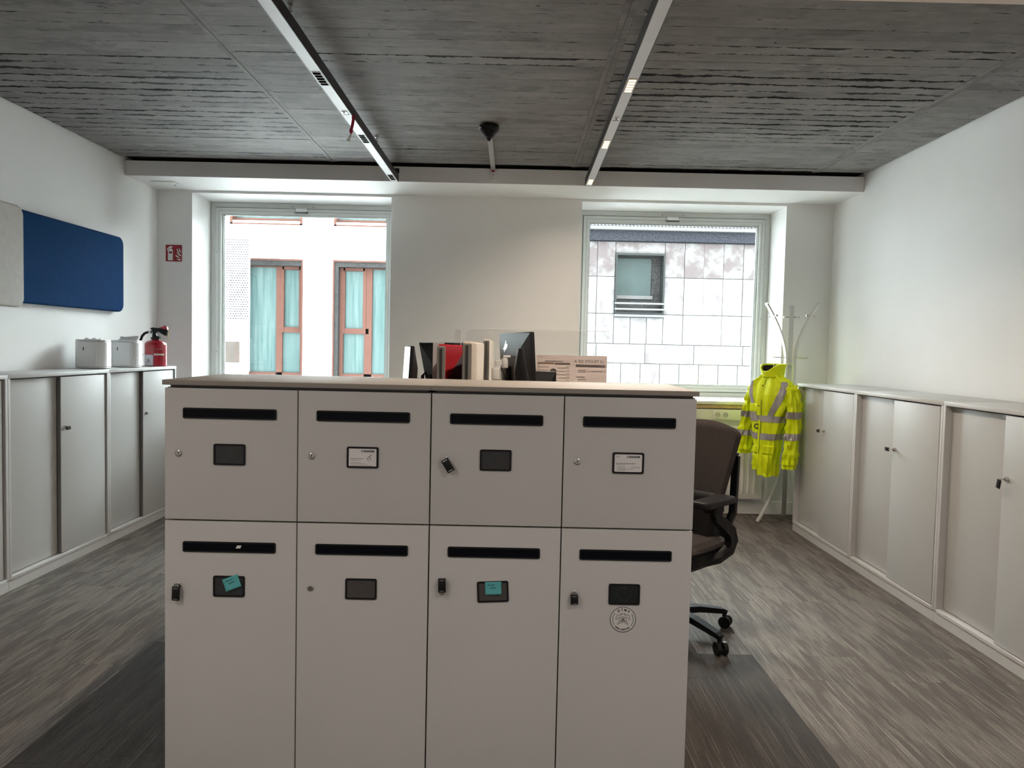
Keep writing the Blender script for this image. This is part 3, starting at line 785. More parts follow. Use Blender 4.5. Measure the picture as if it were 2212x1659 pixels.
# keys with black fobs in the locker locks
def fob_mesh():
    f = MB().rbox(-.0115, .0115, -.008, 0, -.043, -.004, .0025, 2)
    return f
def locker_fob(key, label, rot, ln=1.0):
    t0, lx, lz, cx, cz, ct = on_door(key)
    t = thing('key_fob', label, 'key', world(t0, (lx, -.004, lz)), LKR, 'keys in the locker locks')
    rm = Matrix.Rotation(-rot, 3, 'Y')
    f = MB().rbox(-.0115, .0115, -.016, -.008, -.042*ln, .001, .0025, 2).xf(lambda v: rm @ v).build('fob', BLK, t)
    m_ = MB(); 
    for z in (-.004, -.037*ln): m_.box(-.007, .007, -.0166, -.0158, z-.0012, z+.0012)
    m_.xf(lambda v: rm @ v).build('chrome_slots', CHROME, f)
    MB().prism([(p[0]*.0085, p[1]*.0085+.0015) for p in circ(1, 18)], 'y', -.0125, -.0105).xf(lambda v: rm @ v).build('key_bow', CHROME, t)
    MB().box(-.001, .001, -.0115, .004, -.0035, .0045).build('key_blade', CHROME, t)
locker_fob((2, 0), 'black key fob hanging aslant in the upper locker lock', R(32))
locker_fob((0, 1), 'black key fob hanging in the lowest left locker lock', R(-2))
locker_fob((2, 1), 'black key fob turned upwards beside the tilted card holder', R(181))
locker_fob((3, 1), 'short black key fob left of the round sticker', R(3), .72)
# letter edge showing in a slot
t0, lx, lz, cx, cz, ct = on_door((0, 1))
tag(MB().add([(-.010, 0, -.004), (.004, 0, -.004), (.008, 0, .005), (-.005, 0, .005), (-.010, -.0006, -.004), (.004, -.0006, -.004), (.008, -.0006, .005), (-.005, -.0006, .005)],
     [(0, 1, 2, 3), (4, 7, 6, 5), (0, 4, 5, 1), (1, 5, 6, 2), (2, 6, 7, 3), (3, 7, 4, 0)]).build('letter', PAPER, None, world(t0, (.226, -.0016, .768)), LKR), 'white paper corner showing in the lower left letter slot', 'letter')

# ------------------------------------------------------------------ sliding-door cabinets along the walls
def cabinet(label, x_front, side, y0, y1, h, depth, front_near, fob, fob_label):
    # side = -1: cabinet on the left wall (front faces +X); local frame: front at x=0, body towards +x*side
    t = thing('sliding_door_cabinet', label, 'cabinet', (x_front, y0, 0), 0, None)
    W = y1-y0; s = side
    def b(name, m, d0, d1, a, c, z0, z1, par=t, r=0):
        x0, x1 = sorted((s*d0, s*d1)); return B(name, m, par, x0, x1, a, c, z0, z1, r=r)
    b('top_panel', CABF, -.002, depth, .0008, W-.0008, h-.022, h, r=.0012)
    for a in (0, 1):
        yy = .001 if a == 0 else W-.021
        b('side_panel', CABF, 0, depth, yy, yy+.020, .06, h-.022, r=.001)
    b('plinth', CABF, .004, depth-.02, .001, W-.001, 0, .055)
    b('bottom_rail', CABF, 0, .06, .021, W-.021, .055, .074, r=.001)
    b('back_panel', CABD, depth-.008, depth, .021, W-.021, .06, h-.022)
    b('door_shadow', CABD, .062, .064, .021, W-.021, .074, h-.022)
    mid = W/2
    n0, n1 = (.042 if front_near else .024, mid+.018); f0, f1 = (mid-.018, W-.024 if front_near else W-.036)
    zz = (.078, h-.030)
    def dr(fr, a, c):
        d0 = .008 if fr else .036
        d = b('sliding_door', CAB, d0, d0+.020, a, c, zz[0], zz[1], r=.0015)
        b('edge_strip', mat('door_edge_grey', (.16, .16, .165), .5), d0+.004, d0+.0215, (c-.0005) if (a < .03) else a-.0015, (c+.0015) if (a < .03) else a+.0005, zz[0], zz[1], par=d)
        return d
    dn = dr(front_near, n0, n1 if front_near else n1); df = dr(not front_near, f0, f1)
    fr = dn if front_near else df
    ly = (n1-.035) if front_near else (f0+.035)
    lz = .845
    x = -s*(-.008)
    l = MB().lathe([(.011, 0), (.011, .010), (.008, .014), (0, .014)], (0, 0, 0), 18, 'x').xf(lambda v: Vector((s*.008-s*v.x, ly+v.y, lz+v.z))).build('lock', CHROME, fr)
    if fob:
        k = thing('key_fob', fob_label, 'key', (x_front-s*.007, y0+ly, lz), 0, 'keys in the wall cabinets')
        rm = Matrix.Rotation(R(fob), 3, 'X')
        MB().rbox(-.004, .004, -.011, .011, -.043, -.002, .002, 2).xf(lambda v: rm @ v + Vector((-s*.022, 0, 0))).build('fob', BLK, k)
        MB().box(-.0165, .0165, -.001, .001, -.003, .003).xf(lambda v: v+Vector((-s*.008, 0, 0))).build('key_blade', CHROME, k)
    return t
for i, (lab, fo, fl2) in enumerate([
        ('grey sliding-door cabinet on left wall under the fire extinguisher', None, ''),
        ('grey sliding-door cabinet on left wall under the blue panel, key in its lock', -90, 'black key fob sticking out level from the left wall cabinet'),
        ('grey sliding-door cabinet cut by the left picture edge', None, '')]):
    y1 = 5.978-i*1.0
    cabinet(lab, -2.7125, -1, y1-1.0, y1, 1.183, .33, False, fo, fl2)
for i, (lab, fo, fl2) in enumerate([
        ('grey sliding-door cabinet on right wall behind the hi-vis jacket', 85, 'black key fob in the cabinet nearest the hi-vis jacket'),
        ('grey sliding-door cabinet in the middle of the right wall row', 90, 'black key fob in the middle right wall cabinet'),
        ('grey sliding-door cabinet cut by the right picture edge', 12, 'black key fob hanging down at the right picture edge')]):
    y1 = 5.802-i*.984
    cabinet(lab, 2.247, 1, y1-.984, y1, 1.163, .45, True, fo, fl2)

# ------------------------------------------------------------------ things on the left cabinets
def tissue_box(label, x, y, z, kind):
    t = thing('tissue_box', label, 'dispenser', (x, y, z), R(4), 'white tissue dispensers')
    MB().prism(rrect(-.100, .100, -.080, .080, .058, 8), 'z', .004, .012, .002, 2).build('foot_ring', WHITEP, t)
    MB().prism(rrect(-.103, .103, -.084, .084, .060, 8), 'z', .012, .188, .006, 3).build('body', WHITEG, t)
    MB().prism(rrect(-.101, .101, -.082, .082, .058, 8), 'z', .1885, .200, .005, 3).build('lid', WHITEG, t)
    B('window_slot', INK, t, -.030, -.024, -.0855, -.0825, .125, .148, r=.001)
    if kind:
        def fn(u, v): return (-.05+.13*u+.01*v, .03*math.sin(PI*v)-.02+.006*math.sin(9*u), .199+.03*math.sin(PI*v*.5)*(1-.15*math.sin(5*u)))
    else:
        def fn(u, v): return (-.06+.11*u, -.01+.02*v, .199+.014*math.sin(PI*v*.5)*(.6+.4*math.sin(14*u)))
    o = MB().grid(fn, 16, 8).build('tissue', TISSUE, t)
    o.modifiers.new('thickness', 'SOLIDIFY').thickness = .002
tissue_box('white tissue dispenser under the blue panel, farther from the extinguisher', -2.892, 5.115, 1.183, 0)
tissue_box('white tissue dispenser next to the fire extinguisher', -2.873, 5.515, 1.183, 1)

t = thing('fire_extinguisher', 'red fire extinguisher with black hose standing on the left cabinet', 'extinguisher', (-2.82, 5.86, 1.183), R(-8))
MB().lathe([(.070, 0), (.080, .004), (.0815, .012), (.0815, .165), (.079, .180), (.068, .193), (.045, .203), (.030, .207), (.028, .216)], (0, 0, 0), 36).build('cylinder', RED, t)
MB().lathe([(.034, .212), (.036, .216), (.036, .226), (.028, .230)], (0, 0, 0), 20).build('neck_ring', BLK, t)
MB().prism([(-.026, .226), (.035, .222), (.038, .232), (.012, .240), (.006, .258), (.014, .272), (.030, .272), (.075, .246), (.094, .238), (.106, .286), (.060, .298), (-.022, .306), (-.042, .298), (-.030, .284), (-.020, .270)], 'y', -.013, .013, .004, 2).build('valve_head', BLK, t)
MB().prism([(.018, .302), (.060, .312), (.078, .322), (.098, .312), (.104, .288), (.06, .298)], 'y', -.010, .010, .003, 2).build('squeeze_lever', RED, t)
B('pin', BRASS, t, .104, .108, -.002, .002, .222, .290)
h = MB().tube([(-.030, 0, .270), (-.060, 0, .270), (-.095, 0, .258), (-.120, .005, .236), (-.140, .012, .200), (-.148, .02, .15), (-.140, .03, .08)], .010, 12).build('hose', BLK, t)
MB().tube([(-.036, 0, .270), (-.056, 0, .270)], .0118, 12).build('hose_ferrule', CHROME, h)
def onc(a, z, r=.0825): return (r*math.cos(a), r*math.sin(a), z)
lab = MB().grid(lambda u, v: onc(R(-128+58*u), .006+.085*v), 10, 4).build('inspection_label', mat('label_lilac_white', (.62, .60, .66), .5, var=.03), t)
MB().grid(lambda u, v: onc(R(-104+16*u), .03+.028*v, .0832), 5, 3).build('label_print', INKG, lab)
MB().grid(lambda u, v: onc(R(-66+56*u), .088+.012*v), 10, 3).build('white_stripe', SIGNW, t)
MB().grid(lambda u, v: onc(R(-66+46*u), .132+.008*v), 10, 3).build('print_stripe', mat('faded_red_print', (.5, .12, .15), .5), t)

# ------------------------------------------------------------------ coat stand, hanger, hi-vis jacket
SX, SY = 2.285, 6.085
t = thing('coat_stand', 'pale metal coat stand with curved strips in the right corner', 'coat stand', (SX, SY, 0))
def radius(z):
    if z > 1.35: return .040+.19*((z-1.35)/.45)**1.7
    if z < .50: return .040+.20*((.50-z)/.50)**1.6
    return .040
for a in (190, 310, 70):
    c, s = math.cos(R(a)), math.sin(R(a))
    pts = []
    for i in range(41):
        z = .006+1.794*i/40; r = radius(z)*(.94 if a == 70 else 1); pts.append((r*c, r*s, z))
    MB().tube(pts, .01, sq=(.012, .036), upv=(c, s, 0)).build('strip', STANDM, t)
    for z, ln in ((1.70, .075), (1.362, .105)):
        r = radius(z)
        # peg bar with ball ends through the strip
        p0 = Vector((r*c, r*s, z)); tv = Vector((-s, c, 0))
        if z > 1.5:
            h = MB().tube([p0-tv*.055, p0+tv*.055], .0055, 10).build('hook_bar', CHROME, t)
            for e in (-1, 1):
                q = p0+tv*.055*e; MB().lathe([(.003, -.011), (.009, -.007), (.0115, 0), (.009, .007), (.003, .011)], q, 14).build('ball_end', CHROME, t)
        else:
            q = p0+Vector((c, s, 0))*ln
            MB().tube([p0, q, q+Vector((c*.008, s*.008, .014))], .0045, 10).build('peg', CHROME, t)
for z in (.62, 1.30):
    MB().lathe([(.036, z), (.036, z+.02), (.030, z+.02), (.030, z), (.036, z)], (0, 0, 0), 24).build('collar_ring', STANDM, t)

JC = Vector((2.066, 5.845, 0)); JL = Vector((.66, -.7513, 0)); JF = Vector((-.7513, -.66, 0))
def J(u, v, z): return JC+JL*u+JF*v+Vector((0, 0, z))
def wr(p, a=.010, s=9):
    return a*mnoise.noise(Vector(p)*s)
LEV = [(.425, .082, .088), (.52, .086, .092), (.65, .094, .096), (.80, .112, .104), (.95, .150, .106), (1.07, .172, .098), (1.13, .176, .084), (1.175, .150, .072), (1.205, .100, .064), (1.235, .072, .060)]
def lev(z):
    for (z0, a0, b0), (z1, a1, b1) in zip(LEV, LEV[1:]):
        if z <= z1 or z1 == LEV[-1][0]:
            k_ = max(0, min(1, (z-z0)/(z1-z0))); return a0+(a1-a0)*k_, b0+(b1-b0)*k_
def body(th, z, off=0.0):
    a, b = lev(z); e = .8
    cu = math.copysign(abs(math.cos(th))**e, math.cos(th)); cv = math.copysign(abs(math.sin(th))**e, math.sin(th))
    d = wr((math.cos(th)*1.5, math.sin(th)*1.5, z*1.4), .024, 2.6)+wr((math.cos(th)*.7+z*1.4, math.sin(th)*.7, z*2.4), .014, 4)
    return J((a+d+off)*cu-.030*max(0, min(1, (1.0-z)/.5)), (b+d+off)*cv, z)
jk = thing('hi_vis_jacket', 'fluorescent yellow hi-vis jacket with grey reflective bands hanging on the coat stand', 'jacket', (0, 0, 0))
HEM = lambda th: .425+(.05 if math.cos(th) < -.12 and math.sin(th) > 0 else 0)+.008*math.sin(5*th)
MB().grid(lambda u, v: body(2*PI*u, HEM(2*PI*u)+(1.235-HEM(2*PI*u))*v), 160, 110, True).build('body', HIVIS, jk)
def band(name, z0, z1, th0=0, th1=2*PI, m=REFL, off=.0045, nu=160):
    cl_ = abs(th1-th0-2*PI) < 1e-6
    return MB().grid(lambda u, v: body(th0+(th1-th0)*u, z0+(z1-z0)*v, off), nu, 5, cl_).build(name, m, jk)
band('reflective_band', .855, .905); band('reflective_band', .715, .765)
# shoulder braces running down to the chest band
def brace(th_top, th_bot, w_):
    def fn(u, v):
        z = .90+v*.275; th = th_bot+(th_top-th_bot)*v; return body(th+(u-.5)*w_/(.10+.05*(1-v)), z, .0055)
    return MB().grid(fn, 13, 60).build('reflective_brace', REFL, jk)
brace(R(38), R(74), .052); brace(R(150), R(124), .048)
# placket and hems
band('placket', .44, 1.20, R(98), R(106), HIVIS, .009, 6)
band('zip_line', .44, 1.19, R(95.5), R(97.5), mat('zip_yellow_green', (.30, .36, .02), .6), .004, 3)
def patch(name, th0, th1, z0, z1, off=.012):
    o = MB().grid(lambda u, v: body(th0+(th1-th0)*u, z0+(z1-z0)*v, off*(1 if 0 < u < 1 and 0 < v < 1 else .2)), 9, 9).build(name, HIVIS, jk); return o
patch('pocket', R(38), R(82), .450, .605); f_ = patch('pocket_flap', R(34), R(86), .600, .675, .020)
patch('pocket', R(110), R(140), .50, .60); patch('pocket_flap', R(108), R(142), .605, .665, .020)
patch('chest_pocket', R(108), R(140), .925, 1.0, .010); 
m_ = MB()
for th, z in ((R(76), .632), (R(100), .98), (R(98), 1.14), (R(118), .63)):
    p = body(th, z, .014); m_.lathe([(.005, -.002), (.005, .002)], p, 8, 'y')
m_.build('snap_buttons', INK, jk)
# letter on the chest left of the zip
vs, fs = text2d('C', .055, .002); p0 = body(R(112), .815, .010); p1 = body(R(112), .815, .012)
tu = (body(R(106), .815, .010)-body(R(118), .815, .010)).normalized()
m_ = MB().add([p1+tu*x+Vector((0, 0, z)) for x, z in vs], fs); m_.build('printed_letter', INK, jk)
# sleeves
def sleeve(pts, rads, bands, name):
    n = len(pts); P = [Vector(p) for p in pts]
    def cp(v):
        x = v*(n-1); i = min(int(x), n-2); k_ = x-i; k2 = k_*k_*(3-2*k_) if False else k_
        return P[i].lerp(P[i+1], k2), rads[i]+(rads[i+1]-rads[i])*k_
    def fn(u, v, off=0.0):
        c, r = cp(v); th = 2*PI*u
        d = wr((math.cos(th)*1.5+len(name), math.sin(th)*1.5, v*3.2), .022, 2.4)+wr((math.cos(th)*.6+len(name), math.sin(th)*.6+v*2, v*6), .014, 2.3)
        return J(*c)+(JL*math.cos(th)*(r+d+off)*.85+JF*math.sin(th)*(r+d+off)*1.15)
    o = MB().grid(lambda u, v: fn(u, v), 56, 64, True).build('sleeve', HIVIS, jk)
    for v0, v1 in bands: MB().grid(lambda u, v: fn(u, v0+(v1-v0)*v, .0045), 56, 6, True).build('sleeve_band', REFL, o)
    MB().grid(lambda u, v: fn(u, .89+.06*v, .009), 40, 4, True).build('cuff_tab', HIVIS, o)
    c, r = cp(1.0)
    MB().add([fn(i/32, .985, -.004) for i in range(32)], [list(range(32))]).build('cuff_opening', LINING, o)
sleeve([(.150, -.005, 1.15), (.178, 0, 1.08), (.190, .005, .95), (.192, .012, .80), (.188, .022, .64), (.182, .035, .505)], [.048, .058, .058, .056, .054, .056], [(.405, .475), (.625, .69)], 'a')
sleeve([(-.135, -.005, 1.15), (-.165, -.005, 1.08), (-.190, -.015, .96), (-.215, -.025, .83), (-.238, -.035, .71), (-.250, -.04, .575)], [.046, .060, .066, .066, .064, .060], [(.45, .525), (.70, .775)], 'bb')
# stand-up collar, open in front
def collar(u, v):
    th = 2*PI*u; dth = (th-R(105)+PI) % (2*PI)-PI
    r = .080+.014*v+.006*math.sin(3*th+1)*v
    top_ = 1.312-.062*math.exp(-(dth/R(42))**2)
    return J(r*1.06*math.cos(th), r*.95*math.sin(th), 1.205+(top_-1.205)*v)
o = MB().grid(collar, 48, 10, True).build('collar', HIVIS, jk); o.modifiers.new('thickness', 'SOLIDIFY').thickness = .009
MB().grid(lambda u, v: collar(u, .10+.80*v)+(JC+Vector((0, 0, collar(u, .1+.8*v).z))-collar(u, .1+.8*v))*.20, 48, 6, True).build('collar_lining', LINING, jk)
MB().add([J(.066*math.cos(2*PI*i/24), .066*math.sin(2*PI*i/24), 1.238) for i in range(24)], [list(range(24))]).build('neck_inside', LINING, jk)
# wire hanger on the peg
hg = thing('coat_hanger', 'thin wire coat hanger hook above the hi-vis jacket', 'hanger', J(0, 0, 0))
top = Vector((SX, SY, 0))+Vector((math.cos(R(190)), math.sin(R(190)), 0))*.135-J(0, 0, 0)
MB().tube([(0, 0, 1.17), (0, 0, 1.24), (.0, .0, 1.30), (top.x*.7, top.y*.7, 1.335), (top.x*.92, top.y*.92, 1.366), (top.x*1.02, top.y*1.02, 1.3735), (top.x*1.1, top.y*1.1, 1.366)], .0016, 8).build('hook', CHROME, hg)
MB().tube([tuple(JL*-.14+Vector((0, 0, 1.10))), (0, 0, 1.17), tuple(JL*.14+Vector((0, 0, 1.10)))], .006, 8).build('shoulder_bar', BLKM, hg)

# ------------------------------------------------------------------ office chair
ch = thing('office_chair', 'dark taupe office chair with black arms at the right side of the lockers', 'office chair', (.812, 3.60, 0), math.atan2(-.714, -.70))
# seat
def seat(u, v):
    th = 2*PI*u; e = .55
    cx_ = math.copysign(abs(math.cos(th))**e, math.cos(th)); cy_ = math.copysign(abs(math.sin(th))**e, math.sin(th))
    prof = [(.0, .455), (.94, .455), (.985, .462), (.99, .470), (.95, .482), (.75, .490), (.0, .487)]
    x = v*(len(prof)-1); i = min(int(x), len(prof)-2); k_ = x-i
    r = prof[i][0]*(1-k_)+prof[i+1][0]*k_; z = prof[i][1]*(1-k_)+prof[i+1][1]*k_
    return (.03+.245*r*cx_, .235*r*cy_, z)
MB().grid(seat, 48, 25, True).build('seat_cushion', FABC, ch)
def pan(u, v):
    th = 2*PI*u; e = .6
    cx_ = math.copysign(abs(math.cos(th))**e, math.cos(th)); cy_ = math.copysign(abs(math.sin(th))**e, math.sin(th))
    prof = [(.0, .330), (.45, .335), (.75, .36), (.97, .40), (1.05, .456), (.0, .456)]
    x = v*(len(prof)-1); i = min(int(x), len(prof)-2); k_ = x-i
    r = prof[i][0]*(1-k_)+prof[i+1][0]*k_; z = prof[i][1]*(1-k_)+prof[i+1][1]*k_
    return (.01+.235*r*cx_, .225*r*cy_, z)
MB().grid(pan, 40, 21, True).build('seat_pan', BLKM, ch)
# backrest: tall pad, wider above, rounded top corners, leaning back
def back(front):
    def fn(u, v):
        z = .655+.390*v
        hw = (.165+.060*min(1, v*1.1))*(1-max(0, (v-.86)/.14)**2.5*.28)
        y_ = (2*u-1)*hw
        crown = -.022*((2*u-1)**2)*(1 if v > .9 else 1)
        x_ = -.205-.060*v+.028*((2*u-1)**2)
        ed = min(u, 1-u, v, 1-v); th = .026*min(1, (ed/.06))**.5
        return (x_+(th if front else -th), y_, z+crown*v)
    return fn
m_ = MB().grid(back(True), 25, 29); m_.grid(back(False), 25, 29); m_.build('backrest', FABC, ch)
def shell(u, v):
    z = .43+.26*v; hw = .150+.02*v
    return (-.185-.030*v+.02*((2*u-1)**2), (2*u-1)*hw, z)
o = MB().grid(shell, 13, 9).build('backrest_shell', BLKM, ch); o.modifiers.new('thickness', 'SOLIDIFY').thickness = .085
for s in (-1, 1):
    MB().tube([(-.325, s*.150, .87), (-.322, s*.148, .72), (-.310, s*.15, .58), (-.25, s*.12, .44), (-.12, s*.08, .385)], .01, sq=(.022, .036), upv=(1, 0, .2)).build('back_frame_bar', BLK, ch)
MB().tube([(-.325, -.157, .865), (-.325, .157, .865)], .01, sq=(.024, .04), upv=(1, 0, 0)).build('back_frame_top', BLK, ch)
for s in (-1, 1):
    a = MB().prism(rrect(-.05, .225, s*.262-.048, s*.262+.048, .03, 5), 'z', .690, .722, .008, 2).build('armrest', BLK, ch)
    MB().rbox(.04, .13, s*.262-.03, s*.262+.03, .655, .690, .008).build('arm_slider', BLKM, a)
    MB().tube([(.085, s*.262, .665), (.070, s*.264, .63), (.000, s*.268, .585), (-.060, s*.27, .545), (-.078, s*.27, .50), (-.065, s*.265, .46), (-.01, s*.245, .425), (.05, s*.20, .40), (.06, s*.10, .385)], .01, sq=(.055, .034), upv=(1, 0, .3), rads=[.7, .85, 1, 1.05, 1.1, 1.05, .95, .85, .8]).build('arm_bracket', BLKM, a)
MB().rbox(-.12, .12, -.08, .08, .325, .40, .02).build('tilt_mechanism', BLKM, ch)
MB().lathe([(.028, .10), (.028, .25), (.020, .252), (.020, .335)], (0, 0, 0), 20).build('gas_lift', BLK, ch)
MB().lathe([(.035, .075), (.055, .085), (.055, .125), (.032, .145)], (0, 0, 0), 24).build('base_hub', BLK, ch)
rot0 = math.atan2(3.336-3.60, 1.013-.83)-ch.rotation_euler[2]
for k in range(5):
    a = rot0+k*2*PI/5; c, s = math.cos(a), math.sin(a)
    MB().tube([(c*.03, s*.03, .115), (c*.15, s*.15, .112), (c*.29, s*.29, .088), (c*.312, s*.312, .080)], .01, sq=(.030, .048), upv=(0, 0, 1), rads=[1.15, 1.0, .8, .65]).build('base_leg', mat('chair_base_black', (.010, .010, .011), .7, spec=.1), ch)
    cs = MB().cyl((c*.305, s*.305, .05), (c*.305, s*.305, .085), .011, 10).build('caster', BLK, ch)
    sw = a+random.uniform(-.9, .9); ax = Vector((-math.sin(sw), math.cos(sw), 0)); ctr = Vector((c*.312, s*.312, .030))
    for e in (-1, 1):
        MB().cyl(ctr+ax*e*.008, ctr+ax*e*.026, .030, 20).build('wheel', BLK, cs)
    MB().rbox(-.014, .014, -.007, .007, -.002, .032, .005).xf(lambda v: Vector((ctr.x+v.x, ctr.y+v.y, ctr.z+v.z))).build('wheel_hood', BLKM, cs)

# ------------------------------------------------------------------ desks and what stands on them
DZ = .735
def desk(label, x0, x1, y0, y1):
    t = thing('desk', label, 'desk', ((x0+x1)/2, (y0+y1)/2, 0), 0, 'bench desks behind the lockers')
    hx, hy = (x1-x0)/2, (y1-y0)/2
    B('table_top', DESK, t, -hx, hx, -hy, hy, DZ-.025, DZ, r=.002)
    for a in (-1, 1):
        for b in (-1, 1): B('leg', DESKL, t, a*(hx-.05)-.025, a*(hx-.05)+.025, b*(hy-.06)-.025, b*(hy-.06)+.025, 0, DZ-.025, r=.002)
    B('rail', DESKL, t, -hx+.08, hx-.08, -.02, .02, DZ-.075, DZ-.026)
desk('white bench desk hidden behind the lockers, near left one', -1.06, -.252, 2.74, 4.34)
desk('white bench desk hidden behind the lockers, near right one', -.228, .56, 2.74, 4.34)
desk('white bench desk by the windows, far left one', -1.06, -.252, 4.46, 6.06)
desk('white bench desk by the windows, far right one', -.228, .56, 4.46, 6.06)

def monitor(label, loc, yaw, tilt, w_, h_, top, lit=False, stand=True, logo=False, roll=0.0):
    # local frame: screen faces -y, back is +y; loc = foot on the desk; top = height of the top edge above the desk
    t = thing('monitor', label, 'monitor', loc, yaw, 'monitors on the desks')
    rm = Matrix.Rotation(tilt, 3, 'X') @ Matrix.Rotation(roll, 3, 'Y')
    pv = Vector((0, 0, top-h_/2))
    def tl(v): return rm @ v+pv
    MB().rbox(-w_/2, w_/2, -.008, .010, -h_/2, h_/2, .004, 2).xf(tl).build('bezel', MON, t)
    MB().box(-w_/2+.006, w_/2-.006, -.0092, -.0078, -h_/2+.012, h_/2-.006).xf(tl).build('screen', SCREEN if lit else mat('monitor_screen_off', (.010, .010, .012), .12), t)
    # sloped rear shell
    a, b = (w_/2-.005, h_/2-.005), (w_/2*.45, h_/2*.40)
    bk = MB().add([(-a[0], .010, -a[1]), (a[0], .010, -a[1]), (a[0], .010, a[1]), (-a[0], .010, a[1]), (-b[0], .038, -b[1]), (b[0], .038, -b[1]), (b[0], .038, b[1]), (-b[0], .038, b[1])],
                  [(0, 1, 5, 4), (1, 2, 6, 5), (2, 3, 7, 6), (3, 0, 4, 7), (4, 5, 6, 7), (0, 3, 2, 1)]).xf(tl).build('rear_shell', MON, t)
    if logo:
        m_ = MB(); vs, fs = text2d('hp', .05, .0015, .25)
        m_.add([tl(Vector((.078-x, .0118+.028*(h_/2-.005-z-.108)/(h_/2*.6-.005), z+.108))) for x, z in vs], fs); m_.build('logo', CHROME, bk)
    if stand:
        B('stand_column', MON, t, -.03, .03, .035, .06, .012, top-h_*.45, r=.004)
        MB().prism(rrect(-.07, .07, -.05, .09, .03, 5), 'z', 0, .012, .003, 2).build('stand_foot', MON, t)
    return t
D = DZ
# right-hand desk: monitor seen from behind with a logo, one edge-on, one low
d_ = Vector((.092+.045, 3.0-3.5, 0)); mid = Vector((.024, 3.25, D))
monitor('black monitor seen from behind with a silver logo, in front of the poster', mid, math.atan2(d_.y, d_.x)+PI, R(-4), .51, .33, 1.457-D, logo=True)
monitor('narrow black monitor seen edge-on before the logo monitor', (.058, 2.85, D), R(92), R(-11), .22, .31, 1.392-D)
monitor('low black monitor back on the right of the edge-on one', (.135, 3.24, D), R(178), R(-3), .12, .22, 1.290-D)
# left-hand desk
d_ = Vector((-.088, .45, 0))
monitor('slim monitor with a lit screen seen almost edge-on at the left end', (-.482, 3.41, D), math.atan2(-.45, .088), R(-3), .46, .33, 1.388-D, lit=True)
monitor('black monitor leaning behind the red felt screen', (-.405, 4.70, D), R(140), R(-15), .42, .40, 1.420-D)
# white sheet pinned beside the red screen
t = thing('paper_sheet', 'small white sheet clipped behind the top of the red felt screen', 'paper', (-.345, 3.52, D))
MB().box(-.032, .022, -.0006, .0006, .40, .672).build('sheet', PAPER, t); B('clip', BLKM, t, -.035, .025, -.006, .006, 0, .41)

# felt desk dividers with zipped edges
def divider(label, m, x, y0, y1, ztop, tk=.034, cut=False):
    t = thing('desk_divider', label, 'desk divider', (x, y0, D), 0, 'felt desk dividers')
    L_ = y1-y0; h = ztop-D
    MB().prism(rrect(.012, L_, .02, h, .035, 6), 'x', -tk/2, tk/2, .008, 3).build('felt_panel', m, t)
    MB().prism(rrect(0, .014, .02, h-.008, .006, 3), 'x', -tk/2, tk/2, .003, 2).build('zip_tape', ZIP, t)
    m_ = MB(); z = .04
    while z < h-.02: m_.box(-.0045, .0045, -.0035, 0, z, z+.0045); z += .0075
    m_.build('zip_teeth', ZIPT, t)
    B('desk_clamp', BLKM, t, -.03, .03, .05, .12, 0, .03); B('desk_clamp', BLKM, t, -.03, .03, L_-.12, L_-.05, 0, .03)
    if cut:
        MB().prism([(.018, .03), (.018, h-.160), (.06, h-.152), (L_-.02, h-.02), (L_-.02, .03)], 'x', tk/2+.0005, tk/2+.004).build('plum_shadow', PURP, t)  # shadow on the lower felt, put in as a darker sheet
    return t
divider('red felt desk divider with a zipped edge and a dark plum shadow painted on', REDF, -.288, 3.0, 4.30, 1.398, cut=True)
divider('beige felt desk divider in front, right of the red one', BEIGE, -.183, 3.0, 4.32, 1.412, .038)
divider('taller beige felt desk divider standing farther back', BEIGE, -.157, 4.5, 5.9, 1.440, .036)

# white monitor arm
t = thing('jointed_stand', 'white jointed monitor arm left of the logo monitor', 'monitor arm', (-.066, 3.10, D))
MB().lathe([(.045, 0), (.045, .012), (.017, .014), (.017, .50), (.0165, .52)], (0, 0, 0), 20).build('post', WHITEP, t)
MB().lathe([(.019, .521), (.019, .565), (.016, .569)], (0, 0, 0), 20).build('post_joint', WHITEP, t)
MB().tube([(-.002, 0, .588), (.02, .005, .592), (.045, .01, .585)], .01, sq=(.022, .026), upv=(0, 0, 1)).build('upper_arm', WHITEP, t)
MB().lathe([(.013, .570), (.014, .574), (.014, .606), (.011, .612)], (.036, .0, 0), 18).build('elbow', WHITEP, t)
MB().rbox(.028, .060, -.012, .012, .612, .622, .004).build('tilt_head', WHITEP, t)
MB().tube([(.02, -.01, .57), (.032, -.015, .55), (.040, -.012, .52), (.038, -.01, .47), (.03, -.005, .40)], .0025, 8).build('cable', BLK, t)
tag(MB().tube([(-.37, 3.1, D+.004), (-.375, 3.1, D+.25), (-.372, 3.09, D+.53), (-.36, 3.09, D+.545), (-.352, 3.095, D+.525), (-.343, 3.1, D+.535), (-.335, 3.1, D+.51), (-.33, 3.1, D+.3), (-.325, 3.11, D+.004)], .007, 8).build('cable_loop', BLKM), 'knotted black cables beside the slim lit monitor', 'cable')

